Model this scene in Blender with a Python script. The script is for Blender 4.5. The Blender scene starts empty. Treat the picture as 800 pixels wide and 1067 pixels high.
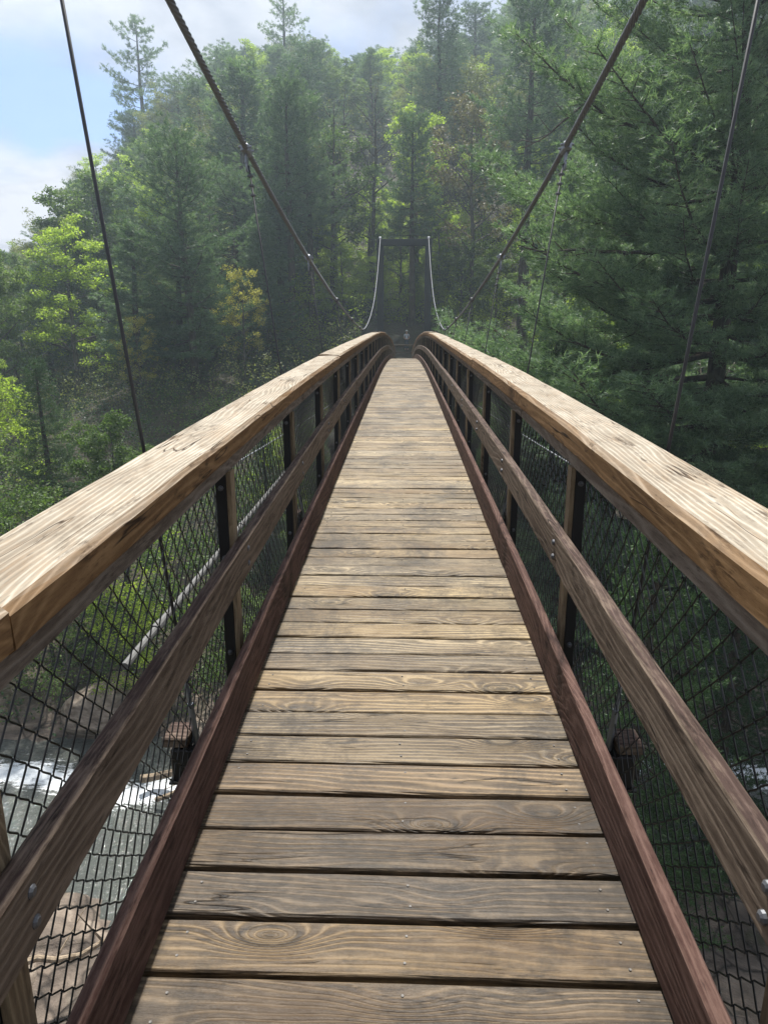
HAZE = .00095; SKY = .12; SUN = 4.6; SUNANG = 2.0; EXPO = 1.0
GAP_DIR = (-.424, .880, .205); CUM_DIR = (-.440, .890, .105); CLOUD_SEED = 3.7
CLOUD_A = (1.45, 1.6, 2.05); CLOUD_B = (2.35, 2.5, 2.95); CLOUD_C = (3.5, 3.6, 3.9)
import bpy, bmesh, math, random
import numpy as np
from mathutils import Vector, Matrix
random.seed(7)
rs = np.random.RandomState(11)
sc = bpy.context.scene
COL = sc.collection
R = math.radians

# ------------------------------------------------------------------ objects
def tag(o, label=None, cat=None, group=None, kind=None):
    if label: o['label'] = label
    if cat: o['category'] = cat
    if group: o['group'] = group
    if kind: o['kind'] = kind
    return o

def empty(name, loc=(0, 0, 0), parent=None):
    o = bpy.data.objects.new(name, None)
    o.empty_display_size = 0.2
    o.location = loc
    COL.objects.link(o)
    if parent: o.parent = parent
    return o

def mesh_np(name, V, F, mats, parent=None, smooth=False, attrs=None, midx=None, loc=None):
    """V (n,3); F: list of int arrays (m,3) or (m,4)."""
    V = np.asarray(V, dtype=np.float32)
    if isinstance(F, np.ndarray): F = [F]
    F = [np.asarray(f, dtype=np.int32) for f in F if len(f)]
    me = bpy.data.meshes.new(name)
    nl = sum(f.size for f in F); nf = sum(len(f) for f in F)
    me.vertices.add(len(V)); me.vertices.foreach_set('co', V.ravel())
    me.loops.add(nl); me.polygons.add(nf)
    me.loops.foreach_set('vertex_index', np.concatenate([f.ravel() for f in F]))
    tot = np.concatenate([np.full(len(f), f.shape[1], dtype=np.int32) for f in F])
    st = np.concatenate([[0], np.cumsum(tot)[:-1]]).astype(np.int32)
    me.polygons.foreach_set('loop_start', st)
    if midx is not None: me.polygons.foreach_set('material_index', np.asarray(midx, dtype=np.int32))
    me.polygons.foreach_set('use_smooth', np.full(nf, bool(smooth)))
    me.update(calc_edges=True)
    me.validate()
    for k, a in (attrs or {}).items():
        a = np.asarray(a, dtype=np.float32)
        if a.ndim == 1:
            at = me.attributes.new(k, 'FLOAT', 'POINT'); at.data.foreach_set('value', a)
        else:
            at = me.attributes.new(k, 'FLOAT_VECTOR', 'POINT'); at.data.foreach_set('vector', a.ravel())
    for m in (mats if isinstance(mats, (list, tuple)) else [mats]): me.materials.append(m)
    o = bpy.data.objects.new(name, me)
    COL.objects.link(o)
    if parent: o.parent = parent
    if loc is not None: o.location = loc
    return o

class MB:
    """collects pieces of one mesh"""
    def __init__(s): s.V = []; s.F4 = []; s.F3 = []; s.n = 0; s.A = {}; 
    def add(s, V, F4=None, F3=None, **attrs):
        V = np.asarray(V, dtype=np.float64)
        if F4 is not None and len(F4): s.F4.append(np.asarray(F4) + s.n)
        if F3 is not None and len(F3): s.F3.append(np.asarray(F3) + s.n)
        s.V.append(V); s.n += len(V)
        for k, a in attrs.items(): s.A.setdefault(k, []).append(np.asarray(a))
    def build(s, name, mats, parent=None, smooth=False, loc=None):
        F = []
        if s.F4: F.append(np.concatenate(s.F4))
        if s.F3: F.append(np.concatenate(s.F3))
        return mesh_np(name, np.concatenate(s.V), F, mats, parent, smooth,
                       {k: np.concatenate(v) for k, v in s.A.items()}, loc=loc)

def tube_geo(P, rad, n=8, cap=True):
    P = np.asarray(P, float); m = len(P)
    rad = np.broadcast_to(np.asarray(rad, float), (m,))
    T = np.gradient(P, axis=0); T /= np.linalg.norm(T, axis=1)[:, None] + 1e-9
    ref = np.array([0, 0, 1.0]) if abs(T[0, 2]) < 0.9 else np.array([1.0, 0, 0])
    U = np.cross(T, ref); U /= np.linalg.norm(U, axis=1)[:, None] + 1e-9
    W = np.cross(T, U)
    a = np.arange(n) * 2 * math.pi / n
    V = P[:, None, :] + rad[:, None, None] * (np.cos(a)[None, :, None] * U[:, None, :] + np.sin(a)[None, :, None] * W[:, None, :])
    V = V.reshape(-1, 3)
    i = np.arange(m - 1)[:, None] * n; j = np.arange(n)[None, :]; k = (j + 1) % n
    F = np.stack([i + j, i + k, i + n + k, i + n + j], -1).reshape(-1, 4)
    F3 = None
    if cap:
        c0 = len(V); V = np.vstack([V, P[:1], P[-1:]])
        jj = np.arange(n); kk = (jj + 1) % n
        F3 = np.vstack([np.stack([np.full(n, c0), kk, jj], -1), np.stack([np.full(n, c0 + 1), (m - 1) * n + jj, (m - 1) * n + kk], -1)])
    return V, F, F3

def add_tube(mb, P, rad, n=8, cap=True, **kw):
    V, F, F3 = tube_geo(P, rad, n, cap)
    mb.add(V, F, F3)

def add_box(mb, c, s, rot=None, bev=0.0):
    """box with chamfered edges: each corner becomes 3 verts when bev > 0"""
    hx, hy, hz = np.asarray(s, float) / 2
    if bev <= 0:
        V = np.array([[x, y, z] for x in (-hx, hx) for y in (-hy, hy) for z in (-hz, hz)])
        F = [[0, 1, 3, 2], [4, 6, 7, 5], [0, 4, 5, 1], [2, 3, 7, 6], [0, 2, 6, 4], [1, 5, 7, 3]]
        F3 = None
    else:
        V = []; idx = {}
        for sx in (-1, 1):
            for sy in (-1, 1):
                for sz in (-1, 1):
                    for ax in range(3):
                        p = [sx * hx, sy * hy, sz * hz]
                        q = [sx * (hx - bev), sy * (hy - bev), sz * (hz - bev)]
                        q[ax] = p[ax]; idx[(sx, sy, sz, ax)] = len(V); V.append(q)
        V = np.array(V); F = []; F3 = []
        I = lambda a, b, c, ax: idx[(a, b, c, ax)]
        for s_ in (-1, 1):
            F.append([I(s_, -1, -1, 0), I(s_, 1, -1, 0), I(s_, 1, 1, 0), I(s_, -1, 1, 0)][::s_])
            F.append([I(-1, s_, -1, 1), I(-1, s_, 1, 1), I(1, s_, 1, 1), I(1, s_, -1, 1)][::s_])
            F.append([I(-1, -1, s_, 2), I(1, -1, s_, 2), I(1, 1, s_, 2), I(-1, 1, s_, 2)][::s_])
        for a in (-1, 1):
            for b in (-1, 1):
                F.append([I(a, b, -1, 0), I(a, b, -1, 1), I(a, b, 1, 1), I(a, b, 1, 0)][::-a * b])
                F.append([I(a, -1, b, 0), I(a, 1, b, 0), I(a, 1, b, 2), I(a, -1, b, 2)][::-a * b])
                F.append([I(-1, a, b, 1), I(-1, a, b, 2), I(1, a, b, 2), I(1, a, b, 1)][::-a * b])
        for a in (-1, 1):
            for b in (-1, 1):
                for c_ in (-1, 1):
                    F3.append([I(a, b, c_, 0), I(a, b, c_, 1), I(a, b, c_, 2)][::a * b * c_])
    if rot is not None: V = V @ np.asarray(rot).T
    mb.add(V + np.asarray(c, float), F, F3)

# ------------------------------------------------------------------ materials
class NT:
    def __init__(s, name):
        s.m = bpy.data.materials.new(name); s.m.use_nodes = True
        s.t = s.m.node_tree; s.t.nodes.clear()
        s.out = s.t.nodes.new('ShaderNodeOutputMaterial')
    def n(s, typ, **kw):
        nd = s.t.nodes.new('ShaderNode' + typ)
        for k, v in kw.items():
            if k.startswith('_'): setattr(nd, k[1:], v)
            else:
                key = k.replace('9', ' ')
                sock = nd.inputs[int(key[1:])] if key[0] == 'i' and key[1:].isdigit() else nd.inputs[key]
                if hasattr(v, 'is_linked') or isinstance(v, bpy.types.NodeSocket): s.t.links.new(v, sock)
                else: sock.default_value = v
        return nd
    def math(s, op, a, b=0.0, c=0.0, clamp=False):
        nd = s.n('Math', _operation=op, i0=a, i1=b, i2=c); nd.use_clamp = clamp
        return nd.outputs[0]
    def vmath(s, op, a, b=(0, 0, 0)):
        return s.n('VectorMath', _operation=op, i0=a, i1=b).outputs[0]
    def mix(s, fac, a, b, blend='MIX'):
        nd = s.t.nodes.new('ShaderNodeMix'); nd.data_type = 'RGBA'; nd.blend_type = blend
        for sock, v in ((nd.inputs[0], fac), (nd.inputs[6], a), (nd.inputs[7], b)):
            if isinstance(v, bpy.types.NodeSocket): s.t.links.new(v, sock)
            elif sock == nd.inputs[0]: sock.default_value = v
            else: sock.default_value = (*v, 1) if len(v) == 3 else v
        return nd.outputs[2]
    def ramp(s, fac, stops, interp='LINEAR'):
        nd = s.t.nodes.new('ShaderNodeValToRGB'); e = nd.color_ramp.elements
        nd.color_ramp.interpolation = interp
        while len(e) < len(stops): e.new(0.5)
        for el, (p, c) in zip(e, stops):
            el.position = p; el.color = (c, c, c, 1) if not hasattr(c, '__len__') else (*c, 1)
        s.t.links.new(fac, nd.inputs[0]); return nd.outputs[0]
    def noise(s, vec, scale, detail=3, rough=0.55, dist=0.0):
        nd = s.n('TexNoise', Scale=scale, Detail=detail, Roughness=rough, Distortion=dist)
        if vec is not None: s.t.links.new(vec, nd.inputs['Vector'])
        return nd.outputs[0]
    def map(s, vec, scale=(1, 1, 1), loc=(0, 0, 0)):
        nd = s.n('Mapping', Vector=vec, Scale=scale, Location=loc); return nd.outputs[0]
    def attr(s, name): return s.n('Attribute', _attribute_name=name)
    def bump(s, h, strength=0.5, dist=0.01):
        return s.n('Bump', Height=h, Strength=strength, Distance=dist).outputs[0]
    def principled(s, col, rough=0.6, normal=None, metal=0.0, spec=0.5, **kw):
        nd = s.n('BsdfPrincipled', Roughness=rough, Metallic=metal)
        nd.inputs['Specular IOR Level'].default_value = spec
        if isinstance(col, bpy.types.NodeSocket): s.t.links.new(col, nd.inputs['Base Color'])
        else: nd.inputs['Base Color'].default_value = (*col, 1)
        if normal is not None: s.t.links.new(normal, nd.inputs['Normal'])
        return nd
    def done(s, sh):
        s.t.links.new(sh.outputs[0] if hasattr(sh, 'outputs') else sh, s.out.inputs['Surface']); return s.m

def wood(name, dark, mid, light, gscale=38, warm=None, spec=0.3, rough=0.7, knots=2.6, top=None, streak=0.35, crack=0.0, contrast=1.0, wear=0.45, dirt=0.0, batch=False, bmp=.8, vary=.38):
    """wood grain on the point attribute 'wuv' (along, across, depth) with 'rnd' per board"""
    t = NT(name)
    a = t.attr('wuv').outputs['Vector']; r = t.attr('rnd').outputs['Fac']
    off = t.n('CombineXYZ', X=t.math('MULTIPLY', r, 37.0), Y=t.math('MULTIPLY', r, 11.3), Z=t.math('MULTIPLY', r, 5.1)).outputs[0]
    v = t.vmath('ADD', a, off)
    # knots: sparse cells, stretched along the board
    kv = t.map(v, (knots * 0.55, knots * 1.5, knots * 0.10))
    vor = t.n('TexVoronoi', Vector=kv, Scale=1.0, Randomness=1.0)
    d = vor.outputs['Distance']
    sel = t.math('GREATER_THAN', t.n('SeparateColor', i0=vor.outputs['Color']).outputs[0], 0.22)
    kn = t.math('MULTIPLY', t.math('POWER', t.math('SUBTRACT', 1.0, t.math('MULTIPLY', d, 2.3), clamp=True), 2.0), sel)
    sep = t.n('SeparateXYZ', Vector=v)
    wob = t.noise(t.map(v, (0.55, 3.2, 3.2)), 1.0, 3, 0.5)
    wob2 = t.noise(t.map(v, (2.2, 14, 14)), 1.0, 2, 0.5)
    ph = t.math('ADD', t.math('MULTIPLY', t.math('ADD', sep.outputs[1], t.math('MULTIPLY', sep.outputs[2], 0.6)), gscale),
                t.math('ADD', t.math('MULTIPLY', wob, 34.0), t.math('ADD', t.math('MULTIPLY', wob2, 3.2), t.math('MULTIPLY', kn, 22.0))))
    ring = t.math('ADD', t.math('MULTIPLY', t.math('SINE', t.math('MULTIPLY', ph, 2.2)), 0.5), 0.5)
    ring = t.math('POWER', ring, 2.6)
    fine = t.noise(t.map(v, (16, 300, 300)), 1.0, 4, 0.7)
    grit = t.noise(t.map(v, (38, 75, 75), (1, 2, 3)), 1.0, 4, 0.75)
    blot = t.noise(t.map(v, (2.0, 5, 5)), 1.0, 4, 0.6)
    streakn = t.noise(t.map(v, (1.1, 26, 26)), 1.0, 3, 0.6)
    gm = t.math('ADD', 0.35, t.math('MULTIPLY', t.noise(t.map(v, (1.4, 7, 7), (4, 4, 4)), 1.0, 2), 1.3))
    f = t.math('ADD', t.math('MULTIPLY', t.math('MULTIPLY', ring, gm), 0.27 * contrast), t.math('ADD', t.math('MULTIPLY', fine, 0.34), t.math('ADD', t.math('MULTIPLY', blot, 0.34), t.math('MULTIPLY', streakn, streak))))
    f = t.math('ADD', t.math('SUBTRACT', f, 0.20), t.math('MULTIPLY', grit, 0.24))
    col = t.ramp(f, [(0.18, dark), (0.46, mid), (0.82, light)])
    # per board brightness
    br = t.math('ADD', 1.0 - vary, t.math('MULTIPLY', t.n('TexWhiteNoise', _noise_dimensions='1D', W=r).outputs[0], 2 * vary))
    col = t.mix(1.0, col, t.n('CombineColor', i0=br, i1=br, i2=br).outputs[0], 'MULTIPLY')
    if warm:
        wf = t.math('MULTIPLY', t.ramp(t.noise(t.map(v, (0.8, 3, 3), (9, 2, 4)), 1.0, 3, 0.6), [(0.42, 0.0), (0.66, 1.0)]), 0.7)
        col = t.mix(wf, col, warm)
    # knot heart
    heart = t.ramp(kn, [(0.30, 0.0), (0.46, 0.85), (0.58, 0.2), (0.80, 0.75)])
    hc = t.ramp(kn, [(0.44, tuple(c * 0.5 for c in dark)), (0.58, tuple(c * 0.95 for c in light)), (0.78, tuple(c * 0.8 for c in mid)), (0.9, dark)])
    col = t.mix(heart, col, hc)
    if crack:
        cv = t.noise(t.map(v, (.8, 11, 11), (3, 7, 1)), 1.0, 3, 0.5, 0.0)
        ck = t.ramp(t.math('ABSOLUTE', t.math('SUBTRACT', cv, 0.5)), [(0.0, 1.0), (0.004, 0.8), (0.009, 0.0)])
        ck = t.math('MULTIPLY', ck, t.ramp(t.noise(t.map(v, (1.6, 4, 4), (1, 5, 3)), 1.0, 2), [(0.55, 0), (0.60, 1)]))
        ck = t.math('MULTIPLY', ck, crack)
        col = t.mix(ck, col, tuple(c * 0.3 for c in dark))
        hgt_ = t.math('SUBTRACT', f, t.math('MULTIPLY', ck, 1.2))
    else: hgt_ = f
    if top:   # sun-bleached skin on the faces that look up
        nz = t.n('SeparateXYZ', Vector=t.n('NewGeometry').outputs['Normal']).outputs[2]
        tf = t.ramp(nz, [(0.55, 0.0), (0.9, 1.0)])
        patch = t.noise(t.map(v, (3.2, 9, 9), (6, 2, 9)), 1.0, 6, 0.7, 0.5)
        tcol = t.ramp(t.math('ADD', t.math('ADD', t.math('MULTIPLY', t.math('MULTIPLY', ring, gm), 0.17), t.math('MULTIPLY', fine, .22)), t.math('MULTIPLY', patch, 0.60)), [(0.28, top[0]), (0.50, top[1]), (0.72, top[2])])
        if crack: tcol = t.mix(ck, tcol, tuple(c * 0.3 for c in dark))
        tcol = t.mix(t.math('MULTIPLY', heart, 0.7), tcol, tuple(c * 0.35 for c in top[0]))
        col = t.mix(tf, col, tcol)
    if batch:   # yellower and greyer boards side by side
        hb = t.n('TexWhiteNoise', _noise_dimensions='1D', W=t.math('ADD', r, 3.3)).outputs[0]
        col = t.mix(1.0, col, t.ramp(hb, [(0.0, (.86, .90, .98)), (.5, (1.0, .98, .90)), (1.0, (1.12, 1.04, .84))]), 'MULTIPLY')
    if wear:
        wn = t.noise(t.map(v, (13, 95, 95), (2, 8, 3)), 1.0, 5, 0.75)
        wb = t.noise(t.map(v, (3.5, 12, 12), (7, 1, 3)), 1.0, 5, 0.7)
        wf2 = t.ramp(t.math('ADD', t.math('MULTIPLY', wn, .6), t.math('MULTIPLY', wb, .5)), [(.53, 0.0), (.68, wear)])
        col = t.mix(wf2, col, tuple(min(1, c * 1.5) for c in light))
        dk = t.ramp(t.math('ADD', t.math('MULTIPLY', wn, .5), t.math('MULTIPLY', t.noise(t.map(v, (4.5, 15, 15), (5, 5, 1)), 1.0, 4, .7), .6)), [(.40, .75), (.50, 0.0)])
        col = t.mix(dk, col, tuple(c * .55 for c in dark))
    nrm = t.bump(hgt_, bmp, 0.005)
    rg = t.math('ADD', rough, t.math('MULTIPLY', t.math('SUBTRACT', blot, 0.5), 0.25))
    if batch:   # each board has its own darkening, strongest toward the near end
        bs = t.attr('stain').outputs['Fac']  # 'stain' holds the per-board darkening
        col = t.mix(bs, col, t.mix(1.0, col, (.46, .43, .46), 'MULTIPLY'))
    if dirt:   # scuffs, rot spots and dried leaf bits lying across the boards: one map over the whole deck
        ob = t.n('TexCoord').outputs['Object']
        d1 = t.noise(t.map(ob, (1.1, .9, 1)), 1.6, 6, .72, .5); d2 = t.noise(ob, 34, 4, .7)
        df = t.ramp(t.math('ADD', t.math('MULTIPLY', d1, .8), t.math('MULTIPLY', d2, .25)), [(.40, dirt), (.56, 0.0)])
        col = t.mix(df, col, (.020, .0145, .009))
        col = t.mix(t.ramp(d2, [(.705, 0.0), (.74, .8)]), col, (.13, .085, .04))
    p = t.principled(col, 0.6, nrm, 0, spec); t.t.links.new(rg, p.inputs['Roughness'])
    return t.done(p)

def simple(name, col, rough=0.6, metal=0.0, var=0.3, scale=8.0, spec=0.5, bump=0.0):
    t = NT(name); tc = t.n('TexCoord').outputs['Object']
    nz = t.noise(tc, scale, 4, 0.6)
    c = t.mix(nz, tuple(x * (1 - var) for x in col), tuple(min(1, x * (1 + var)) for x in col))
    return t.done(t.principled(c, rough, t.bump(nz, bump, 0.01) if bump else None, metal, spec))

def leaf(name, cols, trans=0.45, scale=0.35, rough=0.55, objvar=0.35, spec=0.25):
    """foliage: colour per clump and per tree, part of the light passes through"""
    t = NT(name)
    geo = t.n('NewGeometry')
    tc = t.n('TexCoord').outputs['Object']
    nz = t.noise(tc, scale * 4, 3, 0.6)
    rnd = geo.outputs['Random Per Island']
    orr = t.n('ObjectInfo').outputs['Random']
    f = t.math('ADD', t.math('MULTIPLY', nz, 0.7), t.math('MULTIPLY', rnd, 0.35))
    f = t.math('ADD', f, t.math('MULTIPLY', t.math('SUBTRACT', orr, 0.5), objvar))
    col = t.ramp(f, [(0.2, cols[0]), (0.52, cols[1]), (0.85, cols[2])])
    p = t.principled(col, rough, None, 0, spec)
    tr = t.n('BsdfTranslucent')
    tcol = t.mix(1.0, col, (1.25, 1.35, 0.7), 'MULTIPLY')
    t.t.links.new(tcol, tr.inputs[0])
    mx = t.n('MixShader', i0=trans); t.t.links.new(p.outputs[0], mx.inputs[1]); t.t.links.new(tr.outputs[0], mx.inputs[2])
    return t.done(mx)

def bark(name, a, b, lichen=None):
    t = NT(name); tc = t.n('TexCoord').outputs['Object']
    v = t.map(tc, (1, 1, 0.22))
    n1 = t.noise(v, 9, 5, 0.65, 0.4); n2 = t.noise(tc, 1.3, 3)
    col = t.mix(t.ramp(n1, [(0.35, 0), (0.65, 1)]), a, b)
    if lichen: col = t.mix(t.ramp(n2, [(0.55, 0), (0.68, 0.6)]), col, lichen)
    return t.done(t.principled(col, 0.9, t.bump(n1, 0.9, 0.05), 0, 0.2))

# ------------------------------------------------------------------ measures: origin at the camera, bridge along +Y
def zdeck(y): return -1.465 + 0.0495 * y - 0.0012 * y * y - .05 * np.exp(-((y - 11.5) / 6.0) ** 2)
# ================================================================== THE BRIDGE
M = {}
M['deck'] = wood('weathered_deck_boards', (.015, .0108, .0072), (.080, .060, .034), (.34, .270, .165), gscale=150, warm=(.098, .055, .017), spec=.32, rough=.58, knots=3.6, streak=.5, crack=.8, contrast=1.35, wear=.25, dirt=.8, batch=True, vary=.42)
M['cap'] = wood('handrail_timber', (.070, .038, .019), (.150, .084, .036), (.27, .165, .080), gscale=170, spec=.15, rough=.82, knots=1.7,
                top=((.150, .122, .090), (.305, .268, .210), (.50, .462, .39)), crack=1.0, contrast=.8, wear=.2, bmp=.3)
M['under'] = wood('grey_underrail_timber', (.05, .038, .030), (.11, .088, .070), (.19, .16, .13), gscale=120, spec=.15, rough=.85)
M['mid'] = wood('midrail_timber', (.022, .015, .011), (.060, .043, .031), (.145, .112, .084), gscale=150, knots=2.0, streak=.6, crack=.8, spec=.15, rough=.82,
                top=((.030, .018, .015), (.066, .043, .036), (.150, .110, .092)), wear=.5)
M['curb'] = wood('red_stained_curb_timber', (.012, .0055, .005), (.033, .0148, .0118), (.090, .054, .043), gscale=150, knots=1.5, streak=.6, crack=.6, wear=.85, spec=.15, rough=.82)
M['post'] = wood('post_timber', (.05, .035, .022), (.12, .088, .053), (.21, .165, .105), gscale=90)
M['black_steel'] = simple('black_painted_steel', (.012, .012, .014), .45, .3, .4, 12)
M['galv'] = simple('galvanised_steel', (.26, .28, .31), .45, .7, .3, 20)
M['cable'] = simple('dull_cable_steel', (.16, .17, .19), .5, .4, .3, 30)
M['pipe'] = simple('dull_grey_pipe', (.115, .115, .112), .7, .1, .5, 6)
M['hang'] = simple('dark_hanger_rope', (.050, .052, .056), .55, .3, .3, 30)
M['fit'] = simple('weathered_galvanised_fittings', (.11, .115, .125), .5, .6, .35, 25)
M['rope'] = simple('bright_far_cable_steel', (.30, .32, .35), .45, .6, .3, 30)
M['vinyl'] = simple('black_vinyl_coated_wire', (.010, .011, .011), .5, 0, .3, 15)
M['tower'] = simple('dark_blue_grey_steel', (.010, .012, .016), .9, 0, .35, 1.5)
M['screw'] = simple('screw_head_steel', (.075, .07, .065), .55, .3, .2, 50)

bridge = empty('suspension_bridge', (0, 0, -2.2))
tag(bridge, 'long wooden footbridge with timber handrails and black chain link sides hung from steel cables', 'footbridge')
BZ = np.array([0, 0, 2.2])

def finish(mb, name, mat, parent=bridge, smooth=False):
    # children live in the frame of the bridge empty
    off = BZ if parent is bridge else np.zeros(3)
    mb.V = [v + off for v in mb.V]
    return mb.build(name, mat, parent, smooth)

def board_geo(y0, y1, x0, x1, ztop, zbot, nseg, bev, seed, wob=0.0, bev_in=None):
    """a timber running along Y following the deck line; section corners chamfered; returns V,F,wuv,rnd"""
    rr = np.random.RandomState(seed)
    ys = np.linspace(y0, y1, nseg + 1)
    b = bev; bi = bev_in if bev_in is not None else bev
    s = 1 if x1 > x0 else -1
    # section: inner side x0, outer side x1 (x1 further from the axis)
    w = abs(x1 - x0); h = ztop - zbot
    sec = np.array([[0, b], [0, h - bi], [bi * .9, h], [w * .33, h + .001], [w * .66, h + .001], [w - b, h], [w, h - b], [w, b], [w - b, 0], [b, 0]])
    n = len(sec)
    V = np.zeros((nseg + 1, n, 3)); U = np.zeros((nseg + 1, n, 3))
    jit = rr.normal(0, wob, (nseg + 1, n, 2))
    for k in range(1, nseg): jit[k] = .6 * jit[k - 1] + .4 * jit[k]
    per = np.cumsum([0] + [np.linalg.norm(sec[(i + 1) % n] - sec[i]) for i in range(n - 1)])
    # the board is straight between its ends: chord through the deck line
    z0, z1 = zdeck(y0), zdeck(y1)
    lift = (zdeck(.5 * (y0 + y1)) - .5 * (z0 + z1)) * .5
    t = (ys - y0) / (y1 - y0)
    base = z0 + (z1 - z0) * t + lift * 2 * np.sin(np.pi * t) * 1.0
    V[:, :, 0] = x0 + s * (sec[None, :, 0] + jit[:, :, 0]); V[:, :, 1] = ys[:, None]
    V[:, :, 2] = base[:, None] + zbot + sec[None, :, 1] + jit[:, :, 1]
    U[:, :, 0] = (ys - y0)[:, None]; U[:, :, 1] = sec[None, :, 0]; U[:, :, 2] = sec[None, :, 1]
    V = V.reshape(-1, 3); U = U.reshape(-1, 3)
    i = np.arange(nseg)[:, None] * n; j = np.arange(n)[None, :]; k = (j + 1) % n
    F = np.stack([i + j, i + n + j, i + n + k, i + k], -1).reshape(-1, 4)
    if s < 0: F = F[:, ::-1]
    F3 = []
    for e, base_i in ((0, 0), (1, nseg * n)):
        for q in range(1, n - 1):
            tri = [base_i, base_i + q, base_i + q + 1]
            if (e == 1) ^ (s < 0): tri = tri[::-1]
            F3.append(tri)
    return V, F, np.array(F3), U, np.full(len(V), rr.rand() * 3 + seed * .37 % 7)

def board(name, mat, *a, **k):
    V, F, F3, U, r = board_geo(*a, **k)
    mb = MB(); mb.add(V, F, F3, wuv=U, rnd=r)
    return finish(mb, name, mat)

YS, YE = -1.6, 57.2
# --- deck boards (surface pattern of one deck part, but every board is real)
mb = MB(); scr = MB()
y = YS; k = 0; PW, GAP = .1405, .0095
rr = np.random.RandomState(3)
while y < YE:
    yc = y + PW / 2; z = zdeck(yc); sl = math.atan(.0495 - .0024 * yc)
    ang = sl + rr.normal(0, .006); yaw = rr.normal(0, .0018); dz = rr.normal(0, .0020)
    hw = .655 + rr.normal(0, .004)
    nx = 9 if yc < 14 else 3
    xs = np.linspace(-hw, hw, nx); b = .0045; h = .038; w = PW - rr.uniform(0, .006)
    cup = rr.normal(0, .0011)
    sec = np.array([[-w / 2, -b], [-w / 2 + b, 0], [-w * .2, -cup], [w * .2, -cup], [w / 2 - b, 0], [w / 2, -b], [w / 2, -h], [-w / 2, -h]])
    n = len(sec)
    V = np.zeros((nx, n, 3)); U = np.zeros((nx, n, 3))
    ed = rr.normal(0, .0009, (nx, n))
    V[:, :, 0] = xs[:, None]
    yy = sec[None, :, 0] + ed; zz = sec[None, :, 1] + rr.normal(0, .0006, (nx, 1))
    V[:, :, 1] = yc + yy * math.cos(ang) - zz * math.sin(ang) + xs[:, None] * math.tan(yaw)
    V[:, :, 2] = z + dz + yy * math.sin(ang) + zz * math.cos(ang)
    U[:, :, 0] = xs[:, None] + .7; U[:, :, 1] = sec[None, :, 0]; U[:, :, 2] = sec[None, :, 1]
    i = np.arange(nx - 1)[:, None] * n; j = np.arange(n)[None, :]; kk = (j + 1) % n
    F = np.stack([i + j, i + n + j, i + n + kk, i + kk], -1).reshape(-1, 4)
    F3 = []
    for base_i, fl in ((0, 1), ((nx - 1) * n, -1)):
        for q in range(1, n - 1): F3.append([base_i, base_i + q, base_i + q + 1][::fl])
    mb.add(V.reshape(-1, 3), F[:, ::-1], np.array(F3)[:, ::-1], wuv=U.reshape(-1, 3), rnd=np.full(nx * n, rr.rand() * 9), stain=np.full(nx * n, min(1, max(0, (1.0 if yc < 2.0 else .55 if yc < 2.9 else .18) + rs.normal(0, .15)))))  # stain: per-board darkening, stepped up toward the near end
    if yc < 9:
        for sx in (-.52, .005 + rr.normal(0, .004), .52):
            for sy in (-.035, .035):
                px, py = sx + rr.normal(0, .006), yc + sy + rr.normal(0, .004)
                a = np.arange(8) * math.pi / 4; r_ = .0036
                top = np.stack([px + r_ * np.cos(a), py + r_ * np.sin(a), np.full(8, z + dz + sy * math.tan(sl) + .0012)], -1)
                bot = top - [0, 0, .004]
                Vs = np.vstack([top, bot, [[px, py, z + dz + sy * math.tan(sl) + .0008]]])
                q = np.arange(8); qq = (q + 1) % 8
                scr.add(Vs, np.stack([q, q + 8, qq + 8, qq], -1), np.stack([q, qq, np.full(8, 16)], -1))
    y += PW + GAP; k += 1
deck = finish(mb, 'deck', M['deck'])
so = scr.build('screws', M['screw'], deck)
so.location = (0, 0, 2.2)
so['kind'] = 'stuff'

# --- timbers on both sides
def cuts(first, step, a=YS, b=YE):
    c = [a]; v = first
    while v < b - .8:
        if v > a + .3: c.append(v)
        v += step
    c.append(b); return c
sd = 20
for s, nm in ((-1, 'left'), (1, 'right')):
    for a, b in zip(cuts(1.02 if s < 0 else .55, 6.02)[:-1], cuts(1.02 if s < 0 else .55, 6.02)[1:]):
        sd += 1; rr = np.random.RandomState(sd); e = rr.normal(0, .004)
        board('handrail', M['cap'], a + .004, b - .004, s * (.632 + e), s * (.852 + e), 1.000 + rr.normal(0, .006), .908, 26, .010, sd, wob=.0022, bev_in=.017)
    for a, b in zip(cuts(3.9, 4.6)[:-1], cuts(3.9, 4.6)[1:]):
        sd += 1; board('under_rail', M['under'], a + .003, b - .003, s * .660, s * .698, .9055, .845, 12, .003, sd, wob=.0006)
    first = 4.15 if s < 0 else 6.3
    for a, b in zip(cuts(first, 4.88)[:-1], cuts(first, 4.88)[1:]):
        sd += 1; rr = np.random.RandomState(sd); e = rr.normal(0, .003)
        board('mid_rail', M['mid'], a + .004, b - .004, s * (.607 + e), s * (.652 + e), .570 + rr.normal(0, .003), .428, 22, .006, sd, wob=.0014)
    for a, b in zip(cuts(6.6 if s < 0 else 8.2, 4.88)[:-1], cuts(6.6 if s < 0 else 8.2, 4.88)[1:]):
        sd += 1; board('curb', M['curb'], a + .003, b - .003, s * .578, s * .616, .192, .0025, 20, .007, sd, wob=.0013)

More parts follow.
